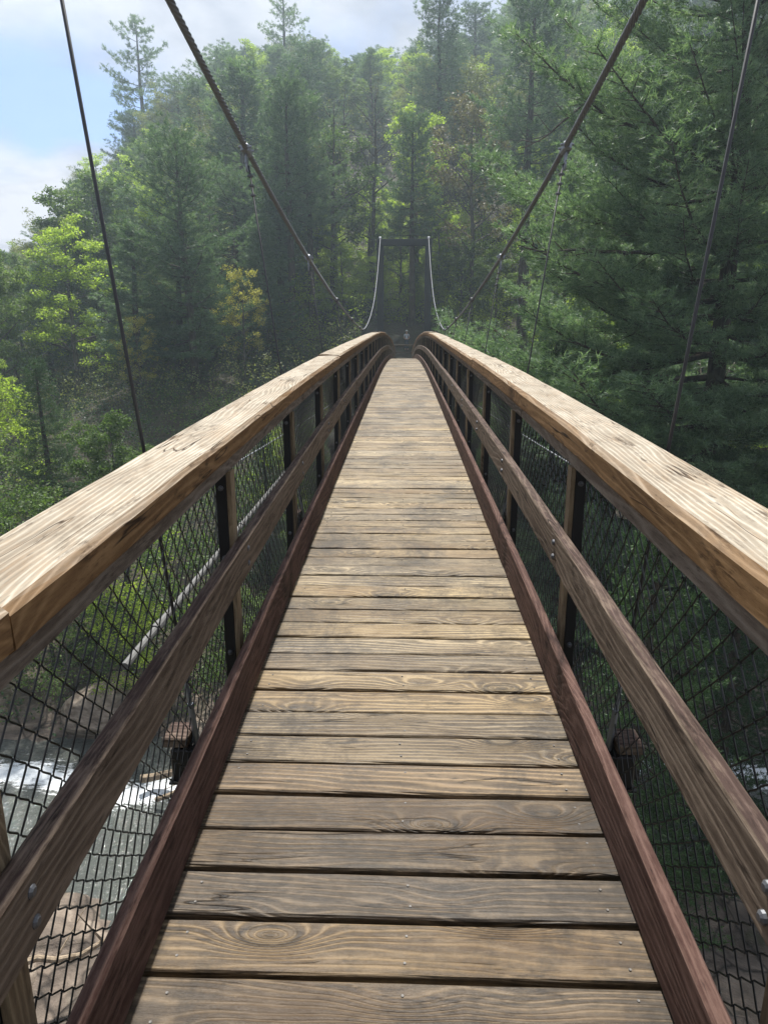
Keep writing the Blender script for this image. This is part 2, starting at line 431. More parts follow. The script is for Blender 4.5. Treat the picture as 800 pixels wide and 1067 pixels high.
# --- posts: timber + black plate standing in for the shaded near face + bolts
def post(s, y, det):
    z = zdeck(y); rr = np.random.RandomState(int(y * 10) + 100 + (5 if s > 0 else 0))
    mb = MB(); x0, x1 = s * .6535, s * .671
    lo, hi = -.26, .843
    xs = sorted((x0, x1)); bw = .062
    V = np.array([[x, yy, zz] for x in xs for yy in (y - bw / 2, y + bw / 2) for zz in np.linspace(z + lo, z + hi, 5)])
    Vg = V.reshape(2, 2, 5, 3)
    idx = np.arange(20).reshape(2, 2, 5); F = []
    for q in range(4):
        F += [[idx[0, 0, q], idx[0, 0, q + 1], idx[0, 1, q + 1], idx[0, 1, q]], [idx[1, 0, q], idx[1, 1, q], idx[1, 1, q + 1], idx[1, 0, q + 1]],
              [idx[0, 0, q], idx[1, 0, q], idx[1, 0, q + 1], idx[0, 0, q + 1]], [idx[0, 1, q], idx[0, 1, q + 1], idx[1, 1, q + 1], idx[1, 1, q]]]
    F += [[idx[0, 0, 4], idx[1, 0, 4], idx[1, 1, 4], idx[0, 1, 4]], [idx[0, 0, 0], idx[0, 1, 0], idx[1, 1, 0], idx[1, 0, 0]]]
    U = np.stack([V[:, 2] - z, V[:, 1] - y, V[:, 0]], -1)
    mb.add(V, F, None, wuv=U, rnd=np.full(20, rr.rand() * 5))
    p = finish(mb, 'post', M['post'])
    st = MB()
    add_box(st, (s * .6925, y - .030, z + .26), (.040, .008, 1.16)); add_box(st, (s * .6745, y + .004, z + .26), (.006, .058, 1.16))
    add_box(st, (s * .7095, y + .004, z + .26), (.006, .058, 1.16))
    st.V = [v + BZ for v in st.V]
    st.build('shaded_face_plate', M['black_steel'], p)
    if det:
        for zz in (.10, .50, .78):
            bo = MB()
            add_tube(bo, np.array([[s * .692, y - .034, z + zz], [s * .692, y - .040, z + zz], [s * .692, y - .041, z + zz], [s * .692, y - .052, z + zz]]), [.011, .011, .007, .006], 8)
            bo.V = [v + BZ for v in bo.V]; bo.build('bolt', M['fit'], p)
        for dz_ in (-.03, .03):   # round bolt heads on the face of the mid rail
            a = np.array([s * .6075, y, z + .5 + dz_]); bo = MB()
            add_tube(bo, np.array([a + [s * .004, 0, 0], a + [-s * .002, 0, 0], a + [-s * .006, 0, 0]]), [.013, .012, .007], 10)
            bo.V = [v + BZ for v in bo.V]; bo.build('bolt', M['fit'], p)
k = 0
while 1.07 + 1.525 * k < YE:
    post(1, 0.97 if k == 0 else 1.16 + 1.525 * k, k < 9); post(-1, 0.93 if k == 0 else 1.06 + 1.525 * k, k < 9); k += 1
post(1, -.35, True); post(-1, -.40, True)

# --- chain link: every picket is a zigzag wire woven into its neighbours
def fence(s, y0, y1):
    mb = MB(); pitch = .047; rr = np.random.RandomState(77 + s)
    zt, zb = .895, -.30; ns = int((zt - zb) / .047)
    n = int((y1 - y0) / pitch); r = .0027
    tt = np.linspace(0, 1, ns + 1)
    ysag = rr.normal(0, .001, n)
    for i in range(n):
        yb = y0 + i * pitch
        sides = 4 if yb < 9 else 3
        zz = zt + (zb - zt) * tt
        sgn = np.where((np.arange(ns + 1) + i) % 2 == 0, 1, -1)
        amp = pitch * .53
        # zigzag with softly rounded knuckles: three points per bend
        yy = yb + sgn * amp * (1 if i % 1 == 0 else 1)
        bulge = .012 * np.sin(yb * 2.1 + 1.3 * np.sin(tt * 5)) + .016 * np.sin(tt * math.pi) * (1 + .6 * math.sin(yb * 1.3))
        xo = .775 + .055 * tt + bulge
        dx = sgn * .0028
        P = np.stack([s * (xo + dx), yy + .010 * np.sin(zz * 9 + yb * 3) + .014 * np.sin(zz * 3.1 + yb * 1.7), zdeck(yb) + zz + .012 * np.sin(yb * 2.3 + zz * 4) + .006 * math.sin(yb * 7.1)], -1)
        if yb < 7:   # knuckles
            Q = [P[0]]
            for a, b in zip(P[:-1], P[1:]):
                d = b - a; out = np.array([0, 1, 0]) * np.sign(d[1]) * .0032
                Q += [a + d * .16 + out * -.2, a + d * .84 + out * .9, b]
            P = np.array(Q)
        add_tube(mb, P, r, sides, cap=False)
    # tension wires
    ys = np.arange(y0, y1, .4)
    for h in (.86, -.28):
        t_ = (zt - h) / (zt - zb)
        P = np.stack([s * (.775 + .055 * t_ + .004) * np.ones_like(ys), ys, zdeck(ys) + h], -1)
        add_tube(mb, P, .0028, 4)
    finish(mb, 'chain_link_fence', M['vinyl'])
fence(-1, -.9, YE); fence(1, -.9, YE)

# --- steel below the deck
for s in (-1, 1):
    mb = MB(); ys = np.linspace(YS, YE, 60)
    for x0, x1, za, zb in ((.40, .52, -.045, -.055), (.457, .463, -.055, -.195), (.40, .52, -.195, -.205)):
        sec = np.array([[x0, za], [x1, za], [x1, zb], [x0, zb]])
        V = np.zeros((60, 4, 3)); V[:, :, 0] = s * sec[None, :, 0]; V[:, :, 1] = ys[:, None]; V[:, :, 2] = zdeck(ys)[:, None] + sec[None, :, 1]
        i = np.arange(59)[:, None] * 4; j = np.arange(4)[None, :]; kk = (j + 1) % 4
        mb.add(V.reshape(-1, 3), np.stack([i + j, i + 4 + j, i + 4 + kk, i + kk], -1).reshape(-1, 4))
    finish(mb, 'stringer', M['black_steel'])

# --- main cables and hangers
CT = np.array([[-17, 1.50], [-6, 1.16], [2.4, 1.125], [5.45, 1.145], [8.5, 1.115], [11.55, 1.08], [14.6, 1.06], [17.65, 1.085], [20.5, 1.18], [23, 1.28], [27, 1.39], [32, 1.48], [39.6, 1.60], [48.4, 1.75], [57.7, 1.89]])
def xcab(y): return np.interp(y, CT[:, 0], CT[:, 1])
def zcab(y): return .10 + .0052 * (y - 20.5) ** 2
YT = 57.75; YN = -16.7
for s in (-1, 1):
    ys = np.linspace(YN, YT, 150); xs = xcab(ys)
    for _ in range(4): xs = np.convolve(np.pad(xs, 2, 'edge'), np.ones(5) / 5, 'valid')
    P = np.stack([s * xs, ys, zcab(ys)], -1)
    mb = MB()
    # seven-strand look: core and a ring of helical strands near the camera, one round rope beyond
    near = ys < 14
    add_tube(mb, P, np.where(near, .0165, .020), 8)
    Pn = np.stack([np.interp(np.arange(-6, 12, .03), ys, P[:, c]) for c in range(3)], -1)
    for st_ in range(6):
        a = np.arange(len(Pn)) * .03 / .30 * 2 * math.pi + st_ * math.pi / 3
        off = np.stack([np.cos(a) * .0145, np.zeros_like(a), np.sin(a) * .0145], -1)
        add_tube(mb, Pn + off, .0070, 5)
    finish(mb, 'main_cable', M['cable'], smooth=True)

def hanger(s, yb, det):
    zb = zdeck(yb)
    xt, zt = s * float(xcab(yb)), float(zcab(yb))
    top = np.array([xt, yb, zt]); bot = np.array([s * .795, yb, zb - .34])
    L = np.linalg.norm(top - bot); d = (bot - top) / L
    mb = MB(); rad = .0062 if det else .0055
    add_tube(mb, np.array([top + d * .10, bot]), rad, 6)
    h = finish(mb, 'hanger_cable', M['hang'], smooth=True)
    c = MB()   # saddle clamp over the main cable: two cheeks, bolts, shackle
    sl = math.atan(.0104 * (yb - 20.5)); ca, sa = math.cos(sl), math.sin(sl)
    Rm = np.array([[1, 0, 0], [0, ca, -sa], [0, sa, ca]])
    add_box(c, top + [0, 0, .002], (.062, .12, .062), Rm, .012)
    add_box(c, top + [0, 0, -.058], (.012, .07, .07), Rm, .003)
    for q in (-.036, .036):
        o = Rm @ np.array([0, q, 0])
        add_tube(c, np.array([top + o + [-.048, 0, .012], top + o + [.048, 0, .012]]), .009, 6)
    a = np.linspace(0, 2 * math.pi, 13)
    ring = top + np.array([0, 0, -.105]) + np.stack([np.zeros(13), .022 * np.cos(a), .035 * np.sin(a)], -1)
    add_tube(c, ring, .007, 5)
    c.V = [v + BZ for v in c.V]; c.build('clamp', M['galv' if det else 'fit'], h)
    if not det: return
    t = MB()   # wire rope clips and thimble below the saddle
    for q in (.17, .235, .30):
        p = top + d * q; add_box(t, p, (.030, .030, .020), None, .004)
        add_tube(t, np.array([p + [-.022, 0, 0], p + [.022, 0, 0]]), .005, 5)
    add_tube(t, np.array([top + d * .13 + [0, .011, 0], top + d * .36 + [0, .011, 0]]), .006, 5)
    t.V = [v + BZ for v in t.V]; t.build('rope_clips', M['fit'], h)
    e = MB()   # lower fitting: threaded rod and loop
    add_tube(e, np.array([bot - d * .30, bot + d * .02]), .013, 8); add_box(e, bot + [0, 0, -.0], (.05, .05, .018), None, .004)
    P = np.array([bot - d * .42 + [0, .012, 0], bot - d * .40, bot - d * .28])
    add_tube(e, P, .009, 6)
    e.V = [v + BZ for v in e.V]; e.build('threaded_rod', M['galv'], h)

yb = -0.65; SP = 3.05
beams = []
while yb < YE - .5:
    beams.append(yb); yb += SP
for i, yb in enumerate(beams):
    if True:
        b = MB(); z = zdeck(yb)
        add_box(b, (0, yb, z - .285), (1.80, .10, .14), None, .006)
        add_box(b, (0, yb, z - .3565), (1.82, .13, .008)); 
        fb = finish(b, 'floor_beam', M['black_steel'])
    for s in (-1, 1): hanger(s, yb, yb < 9.5)
    if 0 < yb < 9:
        for s in (-1, 1):
            w = MB()
            V0 = (s * .875, yb, zdeck(yb) - .178)
            add_box(w, V0, (.10, .125, .042), None, .006)
            w.V = [v + BZ for v in w.V]
            U = [np.stack([v[:, 0], v[:, 1], v[:, 2]], -1) for v in w.V]
            w.A = {'wuv': U, 'rnd': [np.full(len(v), .3 + i) for v in w.V]}
            w.build('end_block', M['mid'], bridge)

# --- stabilising cables below the deck, and one pale pipe along the left side
for s in (-1, 1):
    mb = MB(); ys = np.linspace(3.0, 52, 60)
    X = s * (2.0 + .0010 * (ys - 20) ** 2); Z = -1.50 - .028 * (ys - 5)
    add_tube(mb, np.stack([X, ys, Z], -1), .010, 6)
    finish(mb, 'stabilising_cable', M['rope'], smooth=True)
mb = MB(); ys = np.linspace(4.5, 50, 60)
add_tube(mb, np.stack([-2.0 + 0 * ys, ys, -2.36 + .006 * ys - .0006 * np.maximum(0, ys - 20) ** 2], -1), .030, 10)
for yy in np.arange(5.2, 49, 3.05):
    zz = -2.36 + .006 * yy - .0006 * max(0, yy - 20) ** 2; add_tube(mb, np.array([[-2.0, yy - .07, zz], [-2.0, yy + .07, zz]]), .040, 10)
finish(mb, 'pipe', M['pipe'])

# --- far tower
def tower(y, ztop, zbot, xs):
    mb = MB(); add_box(mb, (0, y, ztop - .28), (2 * xs + .56, .46, .48), None, .02)
    t = finish(mb, 'tower_crossbeam', M['tower'])
    for s in (-1, 1):
        l = MB(); add_box(l, (s * xs, y, (ztop - .525 + zbot) / 2), (.54, .42, ztop - .525 - zbot), None, .02)
        l.V = [v + BZ for v in l.V]; l.build('tower_leg', M['tower'], t)
        c = MB(); add_box(c, (s * xs, y, ztop + .04), (.22, .45, .14), None, .03)
        add_box(c, (s * xs, y, ztop + .125), (.10, .30, .03), None, .008)
        c.V = [v + BZ for v in c.V]; c.build('cable_saddle', M['galv'], t)
tower(YT, float(zcab(YT)) - .12, -6.0, 1.89)
# back-stays behind the far tower
for s in (-1, 1):
    mb = MB(); add_tube(mb, np.array([[s * 1.89, YT, float(zcab(YT))], [s * 2.5, YT + 10.5, 1.0]]), .024, 6)
    finish(mb, 'back_stay', M['cable'])
# ================================================================== TERRAIN, RIVER
def vnoise(x, y, seed):
    r = np.random.RandomState(seed); T = r.rand(257, 257)
    xi = np.floor(x).astype(int); yi = np.floor(y).astype(int); fx = x - xi; fy = y - yi
    fx = fx * fx * (3 - 2 * fx); fy = fy * fy * (3 - 2 * fy)
    a = T[xi % 256, yi % 256]; b = T[(xi + 1) % 256, yi % 256]; c = T[xi % 256, (yi + 1) % 256]; d = T[(xi + 1) % 256, (yi + 1) % 256]
    return (a * (1 - fx) + b * fx) * (1 - fy) + (c * (1 - fx) + d * fx) * fy
def fbm(x, y, seed, o=4):
    s = 0; a = .5
    for k in range(o): s = s + a * (vnoise(x * 2 ** k, y * 2 ** k, seed + k) - .5); a *= .5
    return s
WZ = -14.0
def ycen(x): return 17.0 - .03 * x + 1.1 * np.sin(x * .13) + .62 * np.maximum(0, -x - 15) ** 1.03
def hgt(x, y):
    x = np.asarray(x, float); y = np.asarray(y, float)
    s = y - ycen(x)
    far = np.interp(s, [0, 3.2, 4.2, 7, 12, 38, 47, 60, 115, 175, 320], [-15.2, -15, -14.3, -13.0, -11.6, -3.3, -1.6, 4, 42, 66, 74])
    near = np.interp(-s, [0, 1.2, 2.0, 7, 12, 20, 30, 60, 120], [-15.2, -14.5, -13.85, -13.3, -12.6, -9.5, -4, 1, 8])
    cap = np.interp(x, [-260, -120, -92, -82, -70, -56, -45, -31, 0, 30, 60, 260], [-9, -8, -5, -2, 3, 16, 25, 34, 38, 41, 46, 56])
    k = 6.0
    h = -k * np.log(np.exp(-np.clip(far, -40, 90) / k) + np.exp(-cap / k))
    h = np.where(s < 12, far, np.where(s < 30, far + (h - far) * (s - 12) / 18, h))
    h = np.where(s < 0, near, h)
    rough = np.clip(np.abs(s) / 25, .25, 1)
    h = h + fbm(x * .045, y * .045, 5, 4) * 5.0 * rough * np.clip((np.hypot(x, y - 60) - 5) / 12, .08, 1)
    h = h + fbm(x * .6, y * .6, 9, 3) * .55
    # rock ledges by the water: stepped slabs
    ledge = np.exp(-((np.abs(s) - 5.0) / 3.5) ** 2)
    st = np.round((fbm(x * .22 + y * .10, y * .35, 21, 3) * 3.2) / .32) * .32
    h = h + ledge * st * .8
    return h

def axis(parts):
    out = []
    for a, b, d in parts: out += list(np.arange(a, b, d))
    return np.array(out + [parts[-1][1]])
xs = axis([(-170, -60, 5), (-60, -22, 1.6), (-22, 22, .30), (22, 60, 1.6), (60, 120, 5)])
ys = axis([(-40, 0, 3), (0, 28, .26), (28, 70, 1.1), (70, 180, 2.6), (180, 202, 7)])
X, Y = np.meshgrid(xs, ys, indexing='ij'); Z = hgt(X, Y)
nx, ny = X.shape
i = np.arange(nx - 1)[:, None] * ny; j = np.arange(ny - 1)[None, :]
F = np.stack([i + j, i + ny + j, i + ny + j + 1, i + j + 1], -1).reshape(-1, 4)
t = NT('forest_floor_and_rock')
tc = t.n('TexCoord').outputs['Object']; sep = t.n('SeparateXYZ', Vector=tc)
n1 = t.noise(tc, .9, 5, .65); n2 = t.noise(tc, 4.5, 5, .7); n3 = t.noise(t.map(tc, (.5, .9, 3.5)), 1.2, 5, .6, .6)
floor = t.ramp(t.math('ADD', t.math('MULTIPLY', n1, .6), t.math('MULTIPLY', n2, .4)), [(.35, (.018, .014, .010)), (.5, (.045, .036, .022)), (.62, (.040, .050, .018)), (.75, (.10, .085, .055))])
rock = t.ramp(n3, [(.30, (.055, .044, .035)), (.48, (.125, .100, .080)), (.60, (.20, .160, .125)), (.75, (.34, .285, .23))])
vor = t.n('TexVoronoi', _feature='DISTANCE_TO_EDGE', Vector=t.map(t.vmath('ADD', tc, t.n('TexNoise', Vector=tc, Scale=.8).outputs[1]), (.7, .7, .7)), Scale=1.0).outputs[0]
crackf = t.ramp(vor, [(0.0, .25), (.05, 1.0)])
rock = t.mix(1.0, rock, crackf, 'MULTIPLY')
zmask = t.ramp(t.math('ADD', sep.outputs[2], t.math('MULTIPLY', n1, 1.6)), [(0.0, 1.0), (1.0, 0.0)])
zz = t.math('DIVIDE', t.math('ADD', t.math('ADD', sep.outputs[2], 13.4), t.math('MULTIPLY', t.math('SUBTRACT', n1, .5), 3.0)), .8, clamp=True)
col = t.mix(zz, rock, floor)
ground_m = t.done(t.principled(col, .85, t.bump(t.math('ADD', n2, n3), .8, .12), 0, .3))
ground = mesh_np('ground', np.stack([X, Y, Z], -1).reshape(-1, 3), F, ground_m, smooth=True)
tag(ground, 'rocky forested gorge slopes below the footbridge', 'ground', kind='structure')

# river: one gently rippled sheet lying in the channel
xs = np.arange(-110, 70, .45); vs = np.linspace(-5.5, 6.5, 30)
X, V_ = np.meshgrid(xs, vs, indexing='ij'); Y = ycen(X) + V_
Z = WZ + fbm(X * .8, Y * .8, 40, 4) * .28 + np.abs(fbm(X * 1.6, Y * 1.6, 45, 3)) * .25
nx, ny = X.shape
i = np.arange(nx - 1)[:, None] * ny; j = np.arange(ny - 1)[None, :]
F = np.stack([i + j, i + ny + j, i + ny + j + 1, i + j + 1], -1).reshape(-1, 4)
t = NT('river_water')
tc = t.n('TexCoord').outputs['Object']
w = t.noise(t.map(tc, (1, 1.8, 1)), 5, 5, .7, .8)
fm = t.attr('foam').outputs['Fac']
ff = t.math('ADD', fm, t.math('ADD', t.math('MULTIPLY', t.math('SUBTRACT', t.noise(t.map(tc, (1.0, 2.0, 1)), 1.3, 8, .8, 1.4), .5), 2.6), t.math('MULTIPLY', t.math('SUBTRACT', t.noise(t.map(tc, (1.5, 6, 1)), 2.2, 6, .8, 1.0), .5), 1.2)))
fo = t.ramp(ff, [(.46, 0.0), (.58, .55), (.75, 1.0)])
col = t.mix(fo, (.070, .076, .068), (.80, .84, .87))
rg = t.math('ADD', .07, t.math('MULTIPLY', fo, .8))
p = t.principled(col, .1, t.bump(w, .65, .10), 0, .5); t.t.links.new(rg, p.inputs['Roughness'])
wm = t.done(p)
foam = np.clip(1.05 * np.exp(-((V_ - 2.7 - .5 * np.sin(X * .9)) / .8) ** 2) - .10, 0, 1) * np.clip(np.where(X < 0, 1, 1.0), 0, 1)
river = mesh_np('river', np.stack([X, Y, Z], -1).reshape(-1, 3), F, wm, smooth=True, attrs={'foam': foam.ravel()})
tag(river, 'grey river with white rapids under the bridge', 'water', kind='structure')

# boulders along the water
rock_m = NT('river_boulder'); t = rock_m
tc = t.n('TexCoord').outputs['Object']
a = t.noise(tc, 3.5, 6, .65); b_ = t.noise(t.map(tc, (1, 1, 4)), 2, 4)
rock_m = t.done(t.principled(t.mix(t.ramp(b_, [(.35, 0), (.65, 1)]), (.11, .085, .065), (.30, .25, .20)), .8, t.bump(a, .8, .1), 0, .3))
def boulder(x, y, sx, sy, sz, seed, label, group='boulders along the river'):
    bm = bmesh.new(); bmesh.ops.create_icosphere(bm, subdivisions=4, radius=1)
    V = np.array([v.co[:] for v in bm.verts]); Fc = np.array([[v.index for v in f.verts] for f in bm.faces]); bm.free()
    r = np.random.RandomState(seed)
    for q in range(9):
        n = r.normal(size=3); n /= np.linalg.norm(n); d = V @ n; c = r.uniform(.62, .9)
        V = V - np.maximum(0, d - c)[:, None] * n
    V = V * (1 + .12 * fbm(V[:, 0] * 2 + 9 + V[:, 2], V[:, 1] * 2 + 9, seed, 4)[:, None] * 2)
    V = V * [sx, sy, sz]
    o = mesh_np('boulder', V, Fc, rock_m, smooth=False); o.location = (x, y, float(hgt(x, y)) + sz * .25); o.rotation_euler = (0, 0, r.rand() * 6)
    tag(o, label, 'boulder', group); return o
boulder(-6.6, 20.8, 1.3, .9, .8, 1, 'brown boulder at the foot of the white rapids left of the bridge')
boulder(-10.5, 22.2, 1.9, 1.3, 1.1, 2, 'large dark boulder on the far bank left of the bridge beside the foam')
boulder(-9.2, 11.9, 1.6, 1.1, .55, 3, 'flat pale boulder on the near bank below the left chain link fence')
boulder(-5.2, 13.4, .8, .6, .45, 4, 'small boulder at the near water edge left of the bridge')
boulder(9.0, 21.6, 1.4, 1.0, .8, 5, 'grey boulder behind the rapids right of the bridge')
boulder(12.5, 34.5, 2.6, 2.0, 1.6, 6, 'big shaded boulder at the foot of the thick trunked pine')
boulder(17.5, 40.5, 3.2, 2.2, 2.2, 7, 'big shaded boulder up the slope behind the thick trunked pine')
boulder(-13.5, 12.0, 1.5, 1.2, .8, 8, 'rounded boulder at the lower left edge on the near bank')

wood_m = bark('driftwood', (.16, .12, .08), (.36, .29, .21))
def log(p0, p1, r, seed, label):
    q = np.random.RandomState(seed); n = 9; tt = np.linspace(0, 1, n)[:, None]
    P = np.array(p0) * (1 - tt) + np.array(p1) * tt + q.normal(0, .05, (n, 3))
    mb = MB(); add_tube(mb, P, np.linspace(r, r * .5, n), 8)
    for k in range(3):
        c = P[3 + k * 2]; d = q.normal(size=3) * .35; d[2] = abs(d[2]); add_tube(mb, np.array([c, c + d * .6, c + d * 1.3]), [r * .35, r * .2, .01], 5)
    o = mb.build('driftwood_log', wood_m); o.location = (0, 0, 0); tag(o, label, 'driftwood', 'driftwood logs on the rocks')
log((-8.2, 18.6, -13.45), (-4.4, 19.5, -13.2), .13, 1, 'longer bleached log lying across the rapids left of the bridge')
log((-7.4, 17.9, -13.6), (-4.9, 19.0, -13.0), .08, 2, 'thin bleached log propped beside the longer log left of the bridge')
log((-9.3, 10.8, -12.7), (-5.9, 11.9, -12.6), .09, 3, 'brown stick lying on the near rock slab lower left')

boulder(-7.4, 17.2, 1.5, .9, .38, 11, 'flat wet brown slab standing in the river just left of the bridge')
boulder(-10.8, 16.4, 1.9, 1.0, .40, 12, 'flat wet brown slab in the river at the lower left edge')
boulder(-5.3, 18.9, 1.0, .6, .40, 13, 'low brown rock under the driftwood logs left of the bridge')
# ================================================================== TREES
def ortho(T):
    ref = np.where(np.abs(T[:, 2:3]) < .9, np.array([[0, 0, 1.0]]), np.array([[1.0, 0, 0]]))
    U = np.cross(T, ref); U /= np.linalg.norm(U, axis=1)[:, None] + 1e-9
    return U, np.cross(T, U)
def unit(v): return v / (np.linalg.norm(v, axis=-1, keepdims=True) + 1e-9)

def needles(pos, dirs, k, ln, w, r, spread=.75, up=.15):
    """k thin triangles fanned round each twig point"""
    n = len(pos); P = np.repeat(pos, k, 0); D = np.repeat(dirs, k, 0)
    d = unit(D + r.normal(0, spread, (n * k, 3)) + [0, 0, up])
    L = ln * r.uniform(.6, 1.25, (n * k, 1))
    sd = unit(np.cross(d, r.normal(size=(n * k, 3)))) * (w * r.uniform(.6, 1.3, (n * k, 1)))
    P = P + r.normal(0, ln * .18, (n * k, 3))
    V = np.stack([P - sd * .5, P + sd * .5, P + d * L], 1).reshape(-1, 3)
    return V, np.arange(n * k * 3).reshape(-1, 3)

def leaves(pos, k, rad, size, r, flat=.6):
    """k small folded quads scattered round each twig end"""
    n = len(pos); P = np.repeat(pos, k, 0) + unit(r.normal(size=(n * k, 3))) * rad * r.uniform(0, 1, (n * k, 1)) ** .5 * [1, 1, .7]
    nrm = unit(r.normal(0, flat, (n * k, 3)) + [0, 0, .6]); a = unit(np.cross(nrm, r.normal(size=(n * k, 3)))); b = np.cross(nrm, a)
    s = size * r.uniform(.55, 1.35, (n * k, 1))
    V = np.stack([P - a * s * .5, P + b * s * .33 + nrm * s * .06, P + a * s * .55, P - b * s * .33 + nrm * s * .06], 1).reshape(-1, 3)
    return V, np.arange(n * k * 4).reshape(-1, 4)

def trunk_path(h, r, lean=.02, wob=.012):
    n = 14; t = np.linspace(0, 1, n)
    a = r.rand() * 6.28
    x = lean * h * t * math.cos(a) + h * wob * np.cumsum(r.normal(0, .5, n)) * .35
    y = lean * h * t * math.sin(a) + h * wob * np.cumsum(r.normal(0, .5, n)) * .35
    x -= x[0]; y -= y[0]
    return np.stack([x, y, t * h], -1)

def conifer(h, seed, base=.2, rad=.19, r0=.018, whorl=.6, nl=5, step=.33, tuft=.16, k=9, ln=.17, w=.02, droop=.05, top_up=.9, shape=.75, gap=.12, sides=7, sub=1.0, dead=True, lean=.015, bias=None, layered=1.0, fluff=1, fj=.12):
    r = np.random.RandomState(seed); tr = MB(); P = trunk_path(h, r, lean)
    rt = h * r0; tt = np.linspace(0, 1, len(P))
    rad_t = rt * (1 - tt) ** .75 + .02; rad_t[0] *= 1.35
    P0 = P.copy(); P0[0, 2] -= .8
    add_tube(tr, P0, rad_t, sides + 3)
    pos = []; dirs = []
    z = h * base * .55 if dead else h * base
    while z < h * .985:
        f = z / h; c = np.array([np.interp(z, P[:, 2], P[:, i]) for i in range(3)])
        rr_ = np.interp(f, tt, rad_t)
        isdead = f < base
        q = (f - base) / (1 - base)
        nlimb = max(2, int(round(nl * r.uniform(.7, 1.25)))) if not isdead else r.randint(1, 4)
        a0 = r.rand() * 6.28
        for li in range(nlimb):
            az = a0 + li * 6.283 / nlimb + r.normal(0, .3)
            prof = (1 - max(q, 0)) ** shape * (1 if q > .12 else .75 + max(q, 0) * 2) + .03
            L = h * rad * prof * r.uniform(.6, 1.15)
            if bias is not None: L *= 1 + bias[1] * math.cos(az - bias[0])
            if isdead: L *= .55 * r.uniform(.4, 1)
            if r.rand() < gap: continue
            n = 6; s = np.linspace(0, 1, n)
            el = -droop * 2 + (top_up) * max(q, 0) ** 1.6 + r.normal(0, .09)
            hd = np.array([math.cos(az), math.sin(az)])
            crv = r.normal(0, .12)
            LP = np.zeros((n, 3)); LP[:, 0] = c[0] + L * (hd[0] * s - hd[1] * crv * s * s); LP[:, 1] = c[1] + L * (hd[1] * s + hd[0] * crv * s * s)
            LP[:, 2] = c[2] + L * (math.tan(el) * s - droop * 1.2 * np.sin(s * math.pi) + .16 * s ** 3) + r.normal(0, .01 * L, n) * s
            lr = max(.012, min(rr_ * .42, L * .0125))
            add_tube(tr, LP, lr * (1 - s * .85), 5 if L > 1.5 else 4, cap=False)
            if isdead:
                for m in range(r.randint(1, 4)):
                    s0 = r.uniform(.3, .9); b0 = np.array([np.interp(s0, s, LP[:, i]) for i in range(3)])
                    d = np.array([hd[0], hd[1], 0]) + r.normal(0, .6, 3); add_tube(tr, np.array([b0, b0 + unit(d) * L * .22, b0 + unit(d + [0, 0, -.3]) * L * .4]), [lr * .4, lr * .25, .004], 3, cap=False)
                continue
            ss = np.arange(.16 + .1 * r.rand(), 1.0, step / max(L, .5) * .9)
            T = unit(np.gradient(LP, axis=0))
            for m, s0 in enumerate(ss):
                b0 = np.array([np.interp(s0, s, LP[:, i]) for i in range(3)]); t0 = np.array([np.interp(s0, s, T[:, i]) for i in range(3)])
                side = np.array([-hd[1], hd[0], 0]) * (1 if m % 2 else -1)
                sl = sub * (.30 * L * (1 - s0) + .10 * L * .6 + .25) * r.uniform(.6, 1.2)
                d = unit(t0 * .75 + side * .85 + [0, 0, r.normal(.02, .14) / layered])
                ns_ = max(2, int(sl / tuft)); u = np.linspace(.25, 1, ns_)[:, None]
                pts = b0 + d * sl * u + np.array([0, 0, 1]) * (u ** 2) * sl * r.normal(.05, .08) + r.normal(0, .03, (ns_, 3))
                pos.append(pts); dirs.append(np.repeat(d[None], ns_, 0))
                if sl > .5 and w < .06: add_tube(tr, np.array([b0, b0 + d * sl * .95]), [max(.004, lr * .25), .003], 3, cap=False)
            # tip
            pos.append(LP[-2:]); dirs.append(T[-2:])
        z += whorl * r.uniform(.7, 1.3) * (1 if f < .8 else .7)
    u = np.linspace(.93, 1, 6)[:, None]
    pos.append(np.array([[np.interp(z_, P[:, 2], P[:, i]) for i in range(3)] for z_ in (u[:, 0] * h)])); dirs.append(np.repeat([[0, 0, 1.0]], 6, 0))
    pos = np.concatenate(pos); dirs = np.concatenate(dirs)
    if fluff > 1:
        pos = np.concatenate([pos] + [pos + r.normal(0, fj, pos.shape) * [1, 1, .55] for _ in range(fluff - 1)]); dirs = np.tile(dirs, (fluff, 1))
    V, F = needles(pos, dirs, k, ln, w, r)
    return tr, V, F

